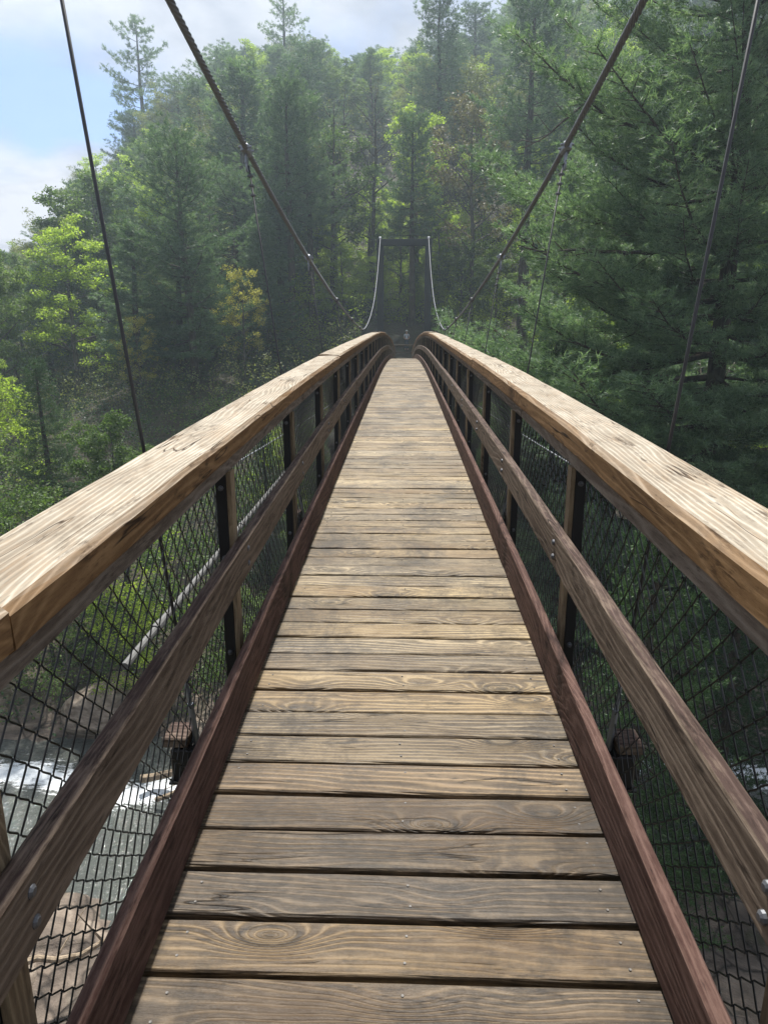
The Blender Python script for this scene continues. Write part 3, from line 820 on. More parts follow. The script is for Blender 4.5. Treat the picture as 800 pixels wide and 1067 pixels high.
def broadleaf(h, seed, base=.3, spread=.28, r0=.014, nl=16, k=26, size=.13, crad=.55, lean=.03, leafy=1.0, forks=1, elev=.75, shape='oval', twig=3):
    r = np.random.RandomState(seed); tr = MB(); P = trunk_path(h, r, lean, .02); tt = np.linspace(0, 1, len(P))
    rt = h * r0; rad_t = rt * (1 - tt) ** .8 + .015; rad_t[0] *= 1.3
    P0 = P.copy(); P0[0, 2] -= .8; add_tube(tr, P0, rad_t, 8)
    ends = []
    for i_ in range(nl):
        f = base + (1 - base) * ((i_ + r.rand()) / nl) ** .9 * .97
        c = np.array([np.interp(f * h, P[:, 2], P[:, i]) for i in range(3)])
        q = (f - base) / (1 - base)
        prof = {'oval': math.sin(math.pi * (.18 + .78 * q)) ** .8, 'cone': (1 - q) ** .7 + .1, 'wide': (.6 + .6 * q) if q < .7 else 1.0 - (q - .7) * 1.6}[shape]
        L = h * spread * prof * r.uniform(.7, 1.2) + .4
        az = i_ * 2.4 + r.normal(0, .35); el = elev * r.uniform(.6, 1.2) * (.6 + .7 * q)
        d0 = np.array([math.cos(az) * math.cos(el), math.sin(az) * math.cos(el), math.sin(el)])
        n = 6; s = np.linspace(0, 1, n)[:, None]
        LP = c + d0 * L * s + np.array([0, 0, 1]) * L * .12 * s ** 2 * r.normal(.3, 1) + r.normal(0, .03 * L, (n, 3)) * s
        lr = min(np.interp(f, tt, rad_t) * .55, L * .02 + .01)
        add_tube(tr, LP, lr * (1 - s[:, 0] * .85), 5, cap=False)
        for s0 in np.linspace(.28, 1.0, max(3, int(L / .55))):
            b0 = np.array([np.interp(s0, s[:, 0], LP[:, i]) for i in range(3)])
            d1 = unit(d0 * .6 + r.normal(0, .65, 3) + [0, 0, .12]); l1 = (.30 * L * (1.15 - s0) + .35) * r.uniform(.6, 1.2)
            e = b0 + d1 * l1
            add_tube(tr, np.array([b0, .5 * (b0 + e) + r.normal(0, .05, 3), e]), [lr * .35, lr * .22, .006], 3, cap=False)
            for m in range(twig):
                d2 = unit(d1 + r.normal(0, .7, 3)); l2 = l1 * r.uniform(.3, .7)
                bb = b0 + (e - b0) * r.uniform(.35, 1); e2 = bb + d2 * l2
                add_tube(tr, np.array([bb, e2]), [.010, .004], 3, cap=False)
                if r.rand() < leafy: ends.append(e2)
            if r.rand() < leafy: ends.append(e)
    ends = np.array(ends)
    V, F = leaves(ends, k, crad, size, r)
    return tr, V, F

BK = bark('pine_bark', (.020, .015, .012), (.085, .065, .050), (.10, .105, .075))
BG = bark('grey_bark', (.045, .038, .032), (.15, .13, .11), (.16, .17, .13))
L_pine = leaf('pine_needles', ((.026, .060, .032), (.095, .165, .095), (.26, .36, .22)), .40, .3, .5, .25, .35)
L_hill = leaf('distant_pine_needles', ((.038, .072, .042), (.090, .150, .085), (.17, .24, .13)), .45, .3, .55, .4, .3)
L_hem = leaf('hemlock_needles', ((.016, .038, .016), (.036, .080, .030), (.070, .130, .045)), .25, .3, .5, .3, .3)
L_lime = leaf('spring_lime_leaves', ((.14, .20, .035), (.26, .35, .055), (.40, .50, .10)), .6, .3, .5, .25)
L_green = leaf('fresh_green_leaves', ((.045, .085, .025), (.090, .145, .040), (.17, .24, .07)), .45, .3, .5, .35)
L_olive = leaf('olive_spring_leaves', ((.075, .090, .038), (.15, .17, .065), (.24, .26, .11)), .4, .3, .55, .4)
L_russet = leaf('russet_spring_leaves', ((.085, .075, .045), (.17, .15, .09), (.30, .27, .17)), .35, .3, .55, .35)
L_yellow = leaf('yellow_spring_leaves', ((.20, .19, .04), (.34, .32, .07), (.50, .46, .14)), .5, .3, .5, .3)

def hexm(name, n):
    pass
def make_tree(name, gen, bk, lf, crown_name='crown'):
    tr, V, F = gen
    root = empty(name); t_ = tr.build('trunk', bk, root, smooth=True)
    mesh_np(crown_name, V, F, lf, root)
    return root
used = set()
def place(proto, x, y, rz, scale, label, cat, group=None, z=None, tilt=0, wide=1.0):
    if proto.name not in used: used.add(proto.name); r = proto
    else:
        r = proto.copy(); COL.objects.link(r)
        for ch in list(proto.children):
            c = ch.copy(); COL.objects.link(c); c.parent = r
    r.location = (x, y, (float(hgt(x, y)) - .15) if z is None else z)
    r.rotation_euler = (tilt, 0, rz); r.scale = (scale * wide, scale * wide, scale)
    for k_ in ('group',):
        if k_ in r: del r[k_]
    tag(r, label, cat, group); return r

P = {}
# hero pine on the right bank
P['big_pine'] = make_tree('white_pine', conifer(31, 101, base=.14, rad=.275, r0=.0128, whorl=.66, nl=6, step=.24, tuft=.19, k=12, ln=.20, w=.027, droop=.05, shape=.62, gap=.05, fluff=3, fj=.16, sub=1.0, bias=(2.5, .30)), BK, L_pine)
P['pine_a'] = make_tree('white_pine', conifer(21, 102, base=.14, rad=.25, whorl=.62, nl=5, step=.45, tuft=.28, k=10, ln=.36, w=.065, droop=.04, fluff=2, fj=.22), BK, L_hill)
P['pine_b'] = make_tree('white_pine', conifer(23, 103, base=.42, rad=.20, whorl=.75, nl=5, step=.42, tuft=.28, k=10, ln=.34, w=.065, fluff=2, fj=.22, droop=.03, shape=.5), BK, L_hill)
P['pine_c'] = make_tree('white_pine', conifer(18, 104, base=.2, rad=.21, whorl=.62, nl=5, step=.42, tuft=.28, k=9, ln=.34, w=.065, droop=.07, fluff=2, fj=.2), BK, L_hill)
P['pine_sky'] = make_tree('white_pine', conifer(20, 105, base=.38, rad=.23, whorl=1.15, nl=4, step=.40, tuft=.22, k=11, ln=.32, w=.06, fluff=2, fj=.2, droop=.02, shape=.45, gap=.3, top_up=.6), BK, L_hill)
P['left_pine'] = make_tree('white_pine', conifer(19, 112, base=.12, rad=.36, whorl=.85, nl=5, step=.42, tuft=.26, k=12, ln=.32, w=.05, droop=.03, shape=.55, gap=.12, fluff=2, fj=.2, layered=3.0), BK, L_hill)
P['hemlock'] = make_tree('hemlock', conifer(13, 106, base=.08, rad=.27, whorl=.42, nl=6, step=.22, tuft=.13, k=12, ln=.12, w=.022, fluff=2, fj=.1, droop=.12, shape=.8, gap=.08), BK, L_hem)
P['green'] = make_tree('broadleaf_tree', broadleaf(15, 201, nl=19, k=40, size=.21, crad=.7), BG, L_green)
P['lime'] = make_tree('broadleaf_tree', broadleaf(15, 202, nl=20, k=34, size=.19, crad=.6, shape='cone', elev=.6, base=.15), BG, L_lime)
P['olive'] = make_tree('broadleaf_tree', broadleaf(16, 203, nl=20, k=28, size=.19, crad=.75, leafy=.9), BG, L_olive)
P['russet'] = make_tree('broadleaf_tree', broadleaf(17, 204, nl=20, k=16, size=.22, crad=.65, leafy=.8), BG, L_russet)
P['yellow'] = make_tree('broadleaf_tree', broadleaf(10, 205, nl=15, k=22, size=.15, crad=.5, base=.2), BG, L_yellow)
P['bare'] = make_tree('broadleaf_tree', broadleaf(18, 206, nl=16, k=4, size=.13, crad=.6, leafy=.35, spread=.22), BK, L_olive)
P['shrub'] = make_tree('shrub', broadleaf(4.2, 207, nl=14, k=34, size=.085, crad=.34, base=.06, spread=.42, r0=.010, elev=.9), BG, L_green, 'foliage')
P['lshrub'] = make_tree('shrub', broadleaf(4.6, 208, nl=15, k=30, size=.09, crad=.36, base=.06, spread=.40, r0=.010, elev=.9), BG, L_lime, 'foliage')

# explicit trees -------------------------------------------------------------
place(P['big_pine'], 10.9, 24.5, 0, 1, 'huge green white pine with a thick trunk filling the right side beyond the handrail', 'pine tree')
# two long bare limbs of the big pine reach toward the bridge (world points, moved into the tree's frame)
bp = P['big_pine']; BO = np.array(bp.location)
for nm_, pts_, r0_, mt_ in (('dead_limb', [(3.3, 22.54, 5.27), (4.04, 22.93, 5.6), (4.81, 23.31, 6.27), (5.68, 23.79, 6.91), (7.03, 24.63, 7.37), (8.87, 25.59, 7.89), (10.9, 26.49, 8.57)], .055, BG), ('bare_limb', [(3.36, 21.82, 2.52), (4.1, 22.1, 2.38), (4.96, 22.32, 2.44), (7.03, 23.35, 2.43), (8.87, 24.23, 2.64), (10.97, 25.02, 2.88)], .075, BK)):
    Q = np.array(pts_); tt_ = np.linspace(0, len(Q) - 1, 26); Q = np.stack([np.interp(tt_, range(len(Q)), Q[:, i]) for i in range(3)], -1)
    rq = np.random.RandomState(len(nm_)); Q[1:-1] = .25 * Q[:-2] + .5 * Q[1:-1] + .25 * Q[2:]; Q[:, 2] += rq.normal(0, .025, 26)
    mb = MB(); add_tube(mb, Q - BO, np.linspace(.012, r0_ * 1.3, 26), 6)
    for q in range(3, 24, 3):
        d = unit(np.array([-.7, rq.normal(0, .4), rq.normal(0, .6)])); L_ = rq.uniform(.5, 1.3); b0 = Q[q] - BO
        add_tube(mb, np.array([b0, b0 + d * L_ * .5, b0 + d * L_ + rq.normal(0, .08, 3)]), [.018, .012, .004], 4)
    mb.build(nm_, mt_, bp, smooth=True)
place(P['left_pine'], -15.2, 51, .4, .86, 'tall full hazy white pine standing alone left of the left main cable', 'pine tree')
place(P['pine_sky'], -43.5, 126, 1.0, 1.42, 'ragged open pine rising above the ridge at upper left against the sky', 'pine tree')
place(P['pine_sky'], -20.5, 133, 2.2, 1.2, 'sparse pine top poking above the ridge line left of centre', 'pine tree')
place(P['pine_b'], 4.1, 92, .3, 1.12, 'tall straight trunked pine at top centre against the sky left of the dark one', 'pine tree')
place(P['pine_b'], 10.2, 63, 2.0, 1.22, 'tall dark straight trunked pine right of centre reaching the top of the picture', 'pine tree')
place(P['pine_b'], 15.5, 78, 4.0, 1.15, 'dark pine just right of the tallest centre pine, thin straight trunk', 'pine tree')
place(P['lime'], 1.3, 76, .8, 1.18, 'bright lime green tree right above the far tower', 'broadleaf tree')
place(P['russet'], 6.2, 68, 1.8, 1.12, 'russet leaved spring tree at upper centre between the lime tree and the dark pine', 'broadleaf tree')
place(P['lime'], 25.5, 96, 2.6, 1.25, 'bright yellow green tree high on the slope at the top right of the main cable', 'broadleaf tree')
place(P['yellow'], -11.8, 52, .8, .72, 'yellow leaved small tree between the big left pine and the left handrail', 'broadleaf tree')
place(P['yellow'], -18.5, 49, 3.6, .55, 'small yellow leaved tree beneath the big left pine', 'broadleaf tree')
place(P['lime'], -26.8, 45, 2.4, .50, 'bright green young tree low at the left edge above the handrail', 'broadleaf tree')
place(P['lshrub'], -20.5, 34, .3, 1.55, 'lime green bush nearest the left handrail on the far slope', 'shrub')
place(P['green'], -23.5, 36, .7, .58, 'fresh green low tree at the far left just above the handrail', 'broadleaf tree')
# trunks seen through the hangers left of the tower
for x, y, q, s_, lb in ((-8.3, 66, 'pine_b', .86, 'dark leaning trunk pine nearest the left side of the far tower'), (-9.9, 63, 'pine_b', .92, 'dark trunked pine in the clump left of the far tower, second from the tower'),
                        (-7.0, 70, 'bare', 1.05, 'half bare tree in the clump left of the far tower'), (-11.4, 67, 'pine_c', 1.1, 'slim hazy pine at the left end of the clump beside the far tower'),
                        (-3.2, 73, 'bare', 1.1, 'thin half bare tree just behind the left leg of the far tower'), (.7, 69, 'pine_b', .80, 'straight dark trunk between the legs of the far tower')):
    place(P[q], x, y, x * 3.1, s_, lb, 'pine tree' if 'pine' in q else 'broadleaf tree', tilt=.03 if x < -8 else 0)
# right bank behind and below the big pine
place(P['hemlock'], 4.9, 13.2, .3, .80, 'dark green hemlock below the right chain link fence, nearest the bridge', 'hemlock')
place(P['hemlock'], 8.3, 15.8, 2.3, .78, 'dark green hemlock below the right handrail beside the rapids', 'hemlock')
place(P['hemlock'], 5.8, 26.5, 4.3, .95, 'dark hemlock on the far bank just left of the thick trunked pine', 'hemlock')
place(P['hemlock'], 15.5, 29, 1.3, 1.05, 'dark hemlock right of the thick trunked pine at the right edge', 'hemlock')
place(P['pine_c'], 9.0, 40, 1.3, .95, 'middle sized pine behind the thick trunked pine, closest to the bridge', 'pine tree')
place(P['pine_a'], 19.5, 44, 2.3, 1.1, 'tall pine behind the thick trunked pine toward the right edge', 'pine tree')
place(P['pine_a'], 14.8, 52, 5.3, 1.0, 'hazy pine on the slope behind the thick trunked pine', 'pine tree')
place(P['lshrub'], 17.8, 36, 1.1, 1.0, 'mossy lime bush right of the thick trunk at the right edge', 'shrub')
# left, below the rail
for x, y, q, s_, lb in ((-8.0, 23.6, 'shrub', 1.25, 'leafy bush on the far bank seen through the left fence, nearest the bridge'), (-10.6, 25.0, 'lshrub', 1.2, 'bright leafy bush on the far bank seen through the left fence'),
                        (-13.8, 24.8, 'shrub', 1.45, 'large green bush at the left edge seen through the left fence'), (-6.0, 29.5, 'hemlock', .55, 'small dark hemlock on the far bank behind the left fence'),
                        (-12.5, 29.5, 'green', .50, 'small green tree on the far bank behind the left fence'), (-16.5, 31, 'hemlock', .8, 'dark hemlock at the left edge just under the handrail'),
                        (-3.6, 27.8, 'shrub', .9, 'low bush under the bridge on the far bank')):
    place(P[q], x, y, x * 2.3, s_, lb, {'shrub': 'shrub', 'lshrub': 'shrub', 'hemlock': 'hemlock', 'green': 'broadleaf tree'}[q])

for i_, (x, y, q, s_) in enumerate(((-2.9, 69.5, 'lime', .42), (2.6, 70, 'lime', .40), (-5.6, 67.5, 'lime', .5), (5.4, 69, 'green', .5), (-.6, 72, 'green', .55), (-8.5, 71, 'lime', .6), (8.6, 66, 'green', .45), (3.6, 74, 'lime', .6), (-3.8, 76, 'lime', .7))):
    place(P[q], x, y, i_ * 1.3, s_, 'low spring tree with fresh leaves just behind the far tower', 'broadleaf tree', group='low spring trees just behind the far tower', wide=1.4)
# the wooded hillside: one tree after the other, down to the far bank ----------
taken = [(o.location.x, o.location.y) for o in bpy.data.objects if o.parent is None and o.type == 'EMPTY' and 'category' in o and o is not bridge]
r = np.random.RandomState(2024)
def kind_at(x, y):
    """stands of pine, oak and fresh green trees"""
    if y < 60 and -.40 < x / y < -.12: return ['bare', 'olive', 'bare', 'pine_c', 'pine_a'][int(r.rand() * 5)]
    if abs(x + 1) < 12 and y < 90: return ['lime', 'green', 'olive', 'bare', 'lime', 'pine_b', 'lime', 'green'][int(r.rand() * 8)]
    n = float(vnoise(np.array([x * .045 + 50]), np.array([y * .045 + 50]), 31)[0]); u = r.rand()
    if x < -50 and y < 125 or x < -72:
        return ['green', 'olive', 'olive', 'bare', 'pine_c', 'hemlock', 'pine_a', 'olive', 'pine_a', 'yellow'][int(u * 10)]
    if y > 108: return ['pine_a', 'pine_b', 'pine_a', 'left_pine', 'olive', 'left_pine', 'lime'][int(u * 7)]
    if x > 8: return ['pine_a', 'pine_c', 'olive', 'green', 'lime', 'pine_a', 'lime'][int(u * 7)]
    if n > .5: return ['pine_a', 'pine_b', 'left_pine', 'bare', 'pine_a', 'olive', 'lime'][int(u * 7)]
    return ['olive', 'green', 'left_pine', 'pine_b', 'lime', 'lime', 'pine_a', 'pine_a'][int(u * 8)]
KN = {'left_pine': ('broad layered white pine', 'pine tree'), 'pine_a': ('full hazy white pine', 'pine tree'), 'pine_b': ('high crowned bare trunked pine', 'pine tree'), 'pine_c': ('narrow hazy pine', 'pine tree'), 'hemlock': ('dark low hemlock', 'hemlock'),
      'green': ('fresh green leafy tree', 'broadleaf tree'), 'olive': ('thin olive spring tree', 'broadleaf tree'), 'russet': ('russet tinged spring tree', 'broadleaf tree'), 'lime': ('lime green leafy tree', 'broadleaf tree'), 'bare': ('nearly leafless dark tree', 'broadleaf tree'), 'yellow': ('small yellow leaved tree', 'broadleaf tree')}
def zone(x, y):
    px = 420 + 720 * x / y
    side = 'at the far left' if px < 110 else 'left of the left cable' if px < 235 else 'left of the far tower' if px < 385 else 'behind the far tower' if px < 460 else 'right of the far tower' if px < 590 else 'behind the thick trunked pine'
    lvl = 'low on the slope' if y < 75 else 'halfway up the slope' if y < 108 else 'on the ridge'
    return side, lvl
cnt = 0
HT = {'left_pine': 19, 'pine_a': 21, 'pine_b': 23, 'pine_c': 18, 'pine_sky': 20, 'hemlock': 13, 'green': 15.5, 'lime': 15.5, 'olive': 16.5, 'russet': 17.5, 'yellow': 10, 'bare': 18}
SKX = [-60, 0, 60, 90, 110, 130, 170, 210, 245, 300, 350, 420, 470, 500, 620, 900]
SKY_Y = [272, 268, 240, 212, 165, 140, 108, 88, 52, 40, 46, 44, 36, -10, -60, -200]
HERO = ((195, 75, 51, -.12), (434, 28, 76, -.01), (541, 16, 63, .05), (262, 22, 52, -.12), (145, 14, 126, .24), (55, 55, 44, -.15))   # bearing, half width, distance, height above which nothing may stand in front
cand = []
for y0 in np.arange(40, 168, 6.4):
    sp = 5.6 if y0 < 80 else 7.2 if y0 < 120 else 8.0
    for x0 in np.arange(-150, 96, sp):
        cand.append((x0 + r.uniform(-2.4, 2.4), y0 + r.uniform(-2.6, 2.6)))
for x, y in cand:
    px = 420 + 720 * x / y
    if px < -45 or px > 850: continue
    if y < 72 and abs(x) < 3.4 + (y - 40) * .03: continue
    if y < 66 and abs(x) < 6.5: continue
    if px > 600 and y > 100 and r.rand() < .55: continue
    if y > 150 and r.rand() < .3: continue
    # valley floor far left stays lower
    if any((x - a) ** 2 + (y - b) ** 2 < 9.5 for a, b in taken): continue
    if abs(x - .8) < 7.5 and 64 < y < 92: continue
    kd = kind_at(x, y); sc_ = r.uniform(.72, 1.08) * (.85 if y < 62 and x < 0 else 1)
    if kd == 'hemlock': sc_ *= 1.05
    if y < 60 and kd in ('pine_a', 'pine_b', 'olive'): sc_ *= .7
    side, lvl = zone(x, y)
    nm, cat = KN[kd]
    lb = f'{nm} {side} {lvl}'
    # keep below the ridge's tree line and out of the way of the solitary trees
    zt = float(hgt(x, y)) + HT[kd] * sc_
    lim = (533.5 - float(np.interp(px, SKX, SKY_Y))) / 720; lim = (lim * .968 - .2504) / (.968 + .2504 * lim) * y
    if zt > lim:
        s2 = (lim - float(hgt(x, y))) / HT[kd] * r.uniform(.80, 1.07)
        if s2 < .42: continue
        sc_ = s2
    if any(abs(px - hp) < hw and y < hy and (float(hgt(x, y)) + HT[kd] * sc_) / y > he for hp, hw, hy, he in HERO): continue
    taken.append((x, y)); cnt += 1
    place(P[kd], x, y, r.rand() * 6.28, sc_, lb, cat, group=f'{nm}s {side} {lvl}', tilt=r.normal(0, .02), wide=(r.uniform(1.15, 1.6) if 'pine' in kd else r.uniform(.95, 1.35)) * (1.12 if sc_ < .75 else 1))
print('hillside trees', cnt)

# undergrowth: laurel and brush nobody could count
r = np.random.RandomState(5)
def under(n, xr, yr, hmax, size, k, mat, name, label, seed, avoid=True):
    r = np.random.RandomState(seed)
    x = r.uniform(*xr, n); y = r.uniform(*yr, n)
    s = y - ycen(x)
    ok = (s > 5.0) & ((np.abs(x) > 1.6) | (y < 45) | (y > 69)) & (420 + 720 * x / y > -60) & (420 + 720 * x / y < 860)
    ok &= vnoise(x * .2 + 40, y * .2 + 40, seed) > .36
    ok &= ~((np.abs(x) < 3.5) & (y > 50) & (y < 68))
    x, y = x[ok], y[ok]
    z = hgt(x, y) + r.uniform(.05, 1, len(x)) ** 1.3 * hmax * (.4 + vnoise(x * .35 + 9, y * .35, seed + 1))
    V, F = leaves(np.stack([x, y, z], -1), k, size * 4.0, size, r, .8)
    o = mesh_np(name, V, F, mat); tag(o, label, 'undergrowth', kind='stuff'); return o
under(15000, (-60, 50), (21, 75), 1.5, .13, 12, L_hem, 'laurel_undergrowth', 'dark laurel undergrowth covering the slope beyond the river', 61)
under(11000, (-60, 45), (24, 75), 1.9, .13, 10, L_green, 'green_undergrowth', 'fresh green brush covering the slope beyond the river', 62)
under(9000, (-26, 24), (60, 92), 5.5, .15, 14, L_lime, 'saplings', 'lime green saplings and spring leaves filling the slope behind the far tower', 66)
under(8000, (-34, 14), (44, 88), 3.2, .14, 9, L_olive, 'understorey', 'olive understorey between the trunks left of the far tower', 67)
under(15000, (-130, 60), (75, 165), 2.6, .30, 9, L_olive, 'hillside_undergrowth', 'olive brush between the trees high on the hillside', 63)

for i_, (x, y, q, s_) in enumerate(((-12.2, 23, 'shrub', 1.1), (-9.6, 22.8, 'lshrub', 0.85), (-5.4, 23.2, 'shrub', 0.8), (-9.2, 33, 'shrub', 1.2), (-6.4, 35, 'lshrub', .9), (-18.2, 29, 'shrub', 1.6), (-4.6, 37, 'shrub', 1.0), (5.2, 36, 'shrub', 1.3), (11.5, 29.5, 'shrub', 1.1), (7.8, 30, 'lshrub', .9))):
    place(P[q], x, y, i_ * 1.7, s_, 'leafy bush on the far bank below the %s handrail' % ('left' if x < 0 else 'right'), 'shrub', group='bushes on the far bank below the %s handrail' % ('left' if x < 0 else 'right'))
under(9000, (-26, 16), (21.5, 48), 1.5, .10, 12, L_green, 'bank_undergrowth', 'leafy brush and brambles on the far bank just beyond the river', 71)

under(5000, (-9, 10), (69, 90), 3.2, .15, 14, L_lime, 'spring_brush', 'lime green spring brush on the steep bank seen through the far tower', 73)
# ================================================================== FAR LANDING, PERSON
land = empty('landing', (0, 60, -2.75)); tag(land, 'dark timber landing with log rails at the far end of the bridge', 'landing')
LZ = np.array([0, -60, 2.75])
def lfin(mb, name, mat, par=land):
    mb.V = [v + LZ for v in mb.V]
    U = [v.copy() for v in mb.V]; mb.A = {'wuv': U, 'rnd': [np.full(len(v), .7) for v in mb.V]}
    return mb.build(name, mat, par)
mb = MB()
for k in range(30): add_box(mb, (0, 57.4 + k * .15 + .07, -2.70), (4.2, .14, .05), None, .004)
lfin(mb, 'platform', M['deck'])
for z_ in (-1.62, -2.12): mb = MB(); add_box(mb, (0, 61.9, z_), (4.3, .09, .14), None, .01); lfin(mb, 'rail', M['mid'])
mb = MB(); add_tube(mb, np.array([[-2.3, 62.1, -1.02], [-.6, 62.15, -.98], [1.0, 62.1, -1.02], [2.3, 62.1, -1.05]]), .085, 8); lfin(mb, 'top_log', M['post'])
for x in (-2.15, -.75, .75, 2.15): mb = MB(); add_box(mb, (x, 62.02, -2.0), (.14, .14, 2.1), None, .01); lfin(mb, 'post', M['mid'])
mb = MB()
for i in range(76):
    x = -2.1 + i * .056
    zz = np.linspace(-1.6, -2.65, 20); P_ = np.stack([x + .015 * (-1) ** np.arange(20), np.full(20, 61.83), zz], -1); add_tube(mb, P_, .004, 3, cap=False)
mb.V = [v + LZ for v in mb.V]; mb.build('chain_link_panel', M['vinyl'], land)
mb = MB()
for x in (-1.9, 1.9):
    for y in (57.9, 61.6): add_box(mb, (x, y, -4.3), (.2, .2, 3.1))
lfin(mb, 'footings', M['tower'])

# person standing past the landing
def skin_mesh(name, pts, edges, rad, mat, parent, sub=2):
    me = bpy.data.meshes.new(name); me.from_pydata(pts, edges, []); me.update()
    o = bpy.data.objects.new(name, me); COL.objects.link(o)
    m = o.modifiers.new('skin', 'SKIN'); m.use_smooth_shade = True
    lay = me.skin_vertices if me.skin_vertices else None
    if not lay:
        bpy.context.view_layer.objects.active = o; bpy.ops.mesh.customdata_skin_add(); 
    for v, r_ in zip(me.skin_vertices[0].data, rad): v.radius = (r_, r_) if not hasattr(r_, '__len__') else r_
    me.skin_vertices[0].data[0].use_root = True
    s = o.modifiers.new('sub', 'SUBSURF'); s.levels = sub; s.render_levels = sub
    dg = bpy.context.evaluated_depsgraph_get(); ev = o.evaluated_get(dg); nm = bpy.data.meshes.new_from_object(ev)
    o.modifiers.clear(); o.data = nm; nm.materials.clear(); nm.materials.append(mat); bpy.data.meshes.remove(me); nm.name = name
    o.parent = parent; return o
mskin = simple('skin', (.48, .30, .22), .55, 0, .06); mshirt = simple('pale_shirt_cloth', (.50, .53, .58), .85, 0, .08, 20, bump=.3)
mtr = simple('dark_trouser_cloth', (.035, .045, .075), .85, 0, .15, 20, bump=.3); mcap = simple('white_cap_cloth', (.78, .78, .76), .8, 0, .05); mhair = simple('brown_hair', (.06, .04, .025), .7); mshoe = simple('dark_shoe_leather', (.04, .035, .03), .6); meye = simple('dark_eye', (.02, .02, .02), .3)
px_, py_ = .25, 64.2
pl = empty('person', (px_, py_, 0)); 
pts = [(0, 0, .93), (0, 0, 1.08), (0, 0, 1.24), (0, .0, 1.38), (0, 0, 1.47), (0, -.005, 1.54), (0, -.01, 1.63), (0, -.008, 1.70)]
rad = [(.135, .10), (.12, .09), (.145, .10), (.12, .085), (.052, .052), (.055, .06), (.078, .092), (.062, .075)]
ed = [(i, i + 1) for i in range(7)]
for s in (-1, 1):
    b = len(pts); pts += [(s * .10, 0, .84), (s * .105, -.01, .50), (s * .11, .02, .10), (s * .115, -.04, .045), (s * .12, -.15, .035)]
    rad += [.092, .062, .042, .042, .030]; ed += [(0, b), (b, b + 1), (b + 1, b + 2), (b + 2, b + 3), (b + 3, b + 4)]
    b = len(pts); pts += [(s * .185, 0, 1.38), (s * .25, .02, 1.11), (s * .17, -.20, 1.02), (s * .12, -.26, 1.03)]
    rad += [.052, .040, .029, .030]; ed += [(3, b), (b, b + 1), (b + 1, b + 2), (b + 2, b + 3)]
    h = b + 3
    for f_, (dx, dz_, ln_) in enumerate(((.026, .010, .070), (.010, .014, .080), (-.008, .014, .074), (-.024, .010, .058))):
        c = len(pts); p0 = pts[h]
        pts += [(p0[0] - s * .03 + dx, p0[1] - .035, p0[2] + dz_), (p0[0] - s * .045 + dx, p0[1] - .035 - ln_ * .5, p0[2] + dz_ - .015), (p0[0] - s * .05 + dx, p0[1] - .03 - ln_ * .7, p0[2] + dz_ - .045)]
        rad += [.0095, .0085, .007]; ed += [(h, c), (c, c + 1), (c + 1, c + 2)]
    c = len(pts); p0 = pts[h]; pts += [(p0[0] + s * .0 , p0[1] - .01, p0[2] + .035), (p0[0] - s * .02, p0[1] - .045, p0[2] + .05)]; rad += [.011, .009]; ed += [(h, c), (c, c + 1)]
skin_mesh('body', pts, ed, rad, mskin, pl)
# shirt and trousers follow the body
sp = [(0, 0, .95), (0, 0, 1.08), (0, 0, 1.24), (0, 0, 1.38), (0, 0, 1.455)]; sr = [(.155, .118), (.138, .105), (.162, .115), (.135, .10), .066]; se = [(0, 1), (1, 2), (2, 3), (3, 4)]
for s in (-1, 1):
    b = len(sp); sp += [(s * .185, 0, 1.385), (s * .235, .015, 1.17)]; sr += [.066, .055]; se += [(3, b), (b, b + 1)]
skin_mesh('shirt', sp, se, sr, mshirt, pl)
sp = [(0, 0, .93), (0, 0, 1.0)]; sr = [(.150, .115), (.148, .112)]; se = [(0, 1)]
for s in (-1, 1):
    b = len(sp); sp += [(s * .10, 0, .82), (s * .105, -.01, .50), (s * .11, .02, .12)]; sr += [.105, .076, .062]; se += [(0, b), (b, b + 1), (b + 1, b + 2)]
skin_mesh('trousers', sp, se, sr, mtr, pl)
def blob(name, c, s, mat, cut=None):
    bm = bmesh.new(); bmesh.ops.create_uvsphere(bm, u_segments=16, v_segments=10, radius=1)
    V = np.array([v.co[:] for v in bm.verts]); bm.free()
    bm = bmesh.new(); bmesh.ops.create_uvsphere(bm, u_segments=16, v_segments=10, radius=1)
    for v in bm.verts:
        p = list(v.co)
        if cut is not None and p[2] < cut: p[2] = cut
        v.co = (p[0] * s[0], p[1] * s[1], p[2] * s[2])
    me = bpy.data.meshes.new(name); bm.to_mesh(me); bm.free(); me.materials.append(mat)
    for q in me.polygons: q.use_smooth = True
    o = bpy.data.objects.new(name, me); COL.objects.link(o); o.location = c; o.parent = pl; return o
cp = blob('cap', (0, -.005, 1.70), (.098, .112, .085), mcap, 0.0)
bm_ = MB(); a = np.linspace(math.pi * 1.08, math.pi * 1.92, 9)
V = []; 
for ra in (.09, .165):
    for q in a: V.append((ra * math.cos(q) * .95, -.01 + ra * math.sin(q) * 1.1, 1.705 - (ra - .09) * .25))
V = np.array(V); V2 = V - [0, 0, .008]; q = np.arange(8)
F = np.vstack([np.stack([q, q + 9, q + 10, q + 1], -1), np.stack([q + 18, q + 19, q + 28, q + 27], -1), np.stack([q + 9, q + 27, q + 28, q + 10], -1)])
bm_.add(np.vstack([V, V2]), F); br = bm_.build('cap_brim', mcap, cp); br.location = (0, .005, -1.70)
blob('hair', (0, .022, 1.645), (.086, .085, .085), mhair)
blob('nose', (0, -.108, 1.625), (.011, .018, .018), mskin)
blob('mouth', (0, -.094, 1.585), (.022, .006, .005), simple('lips', (.35, .15, .12), .5))
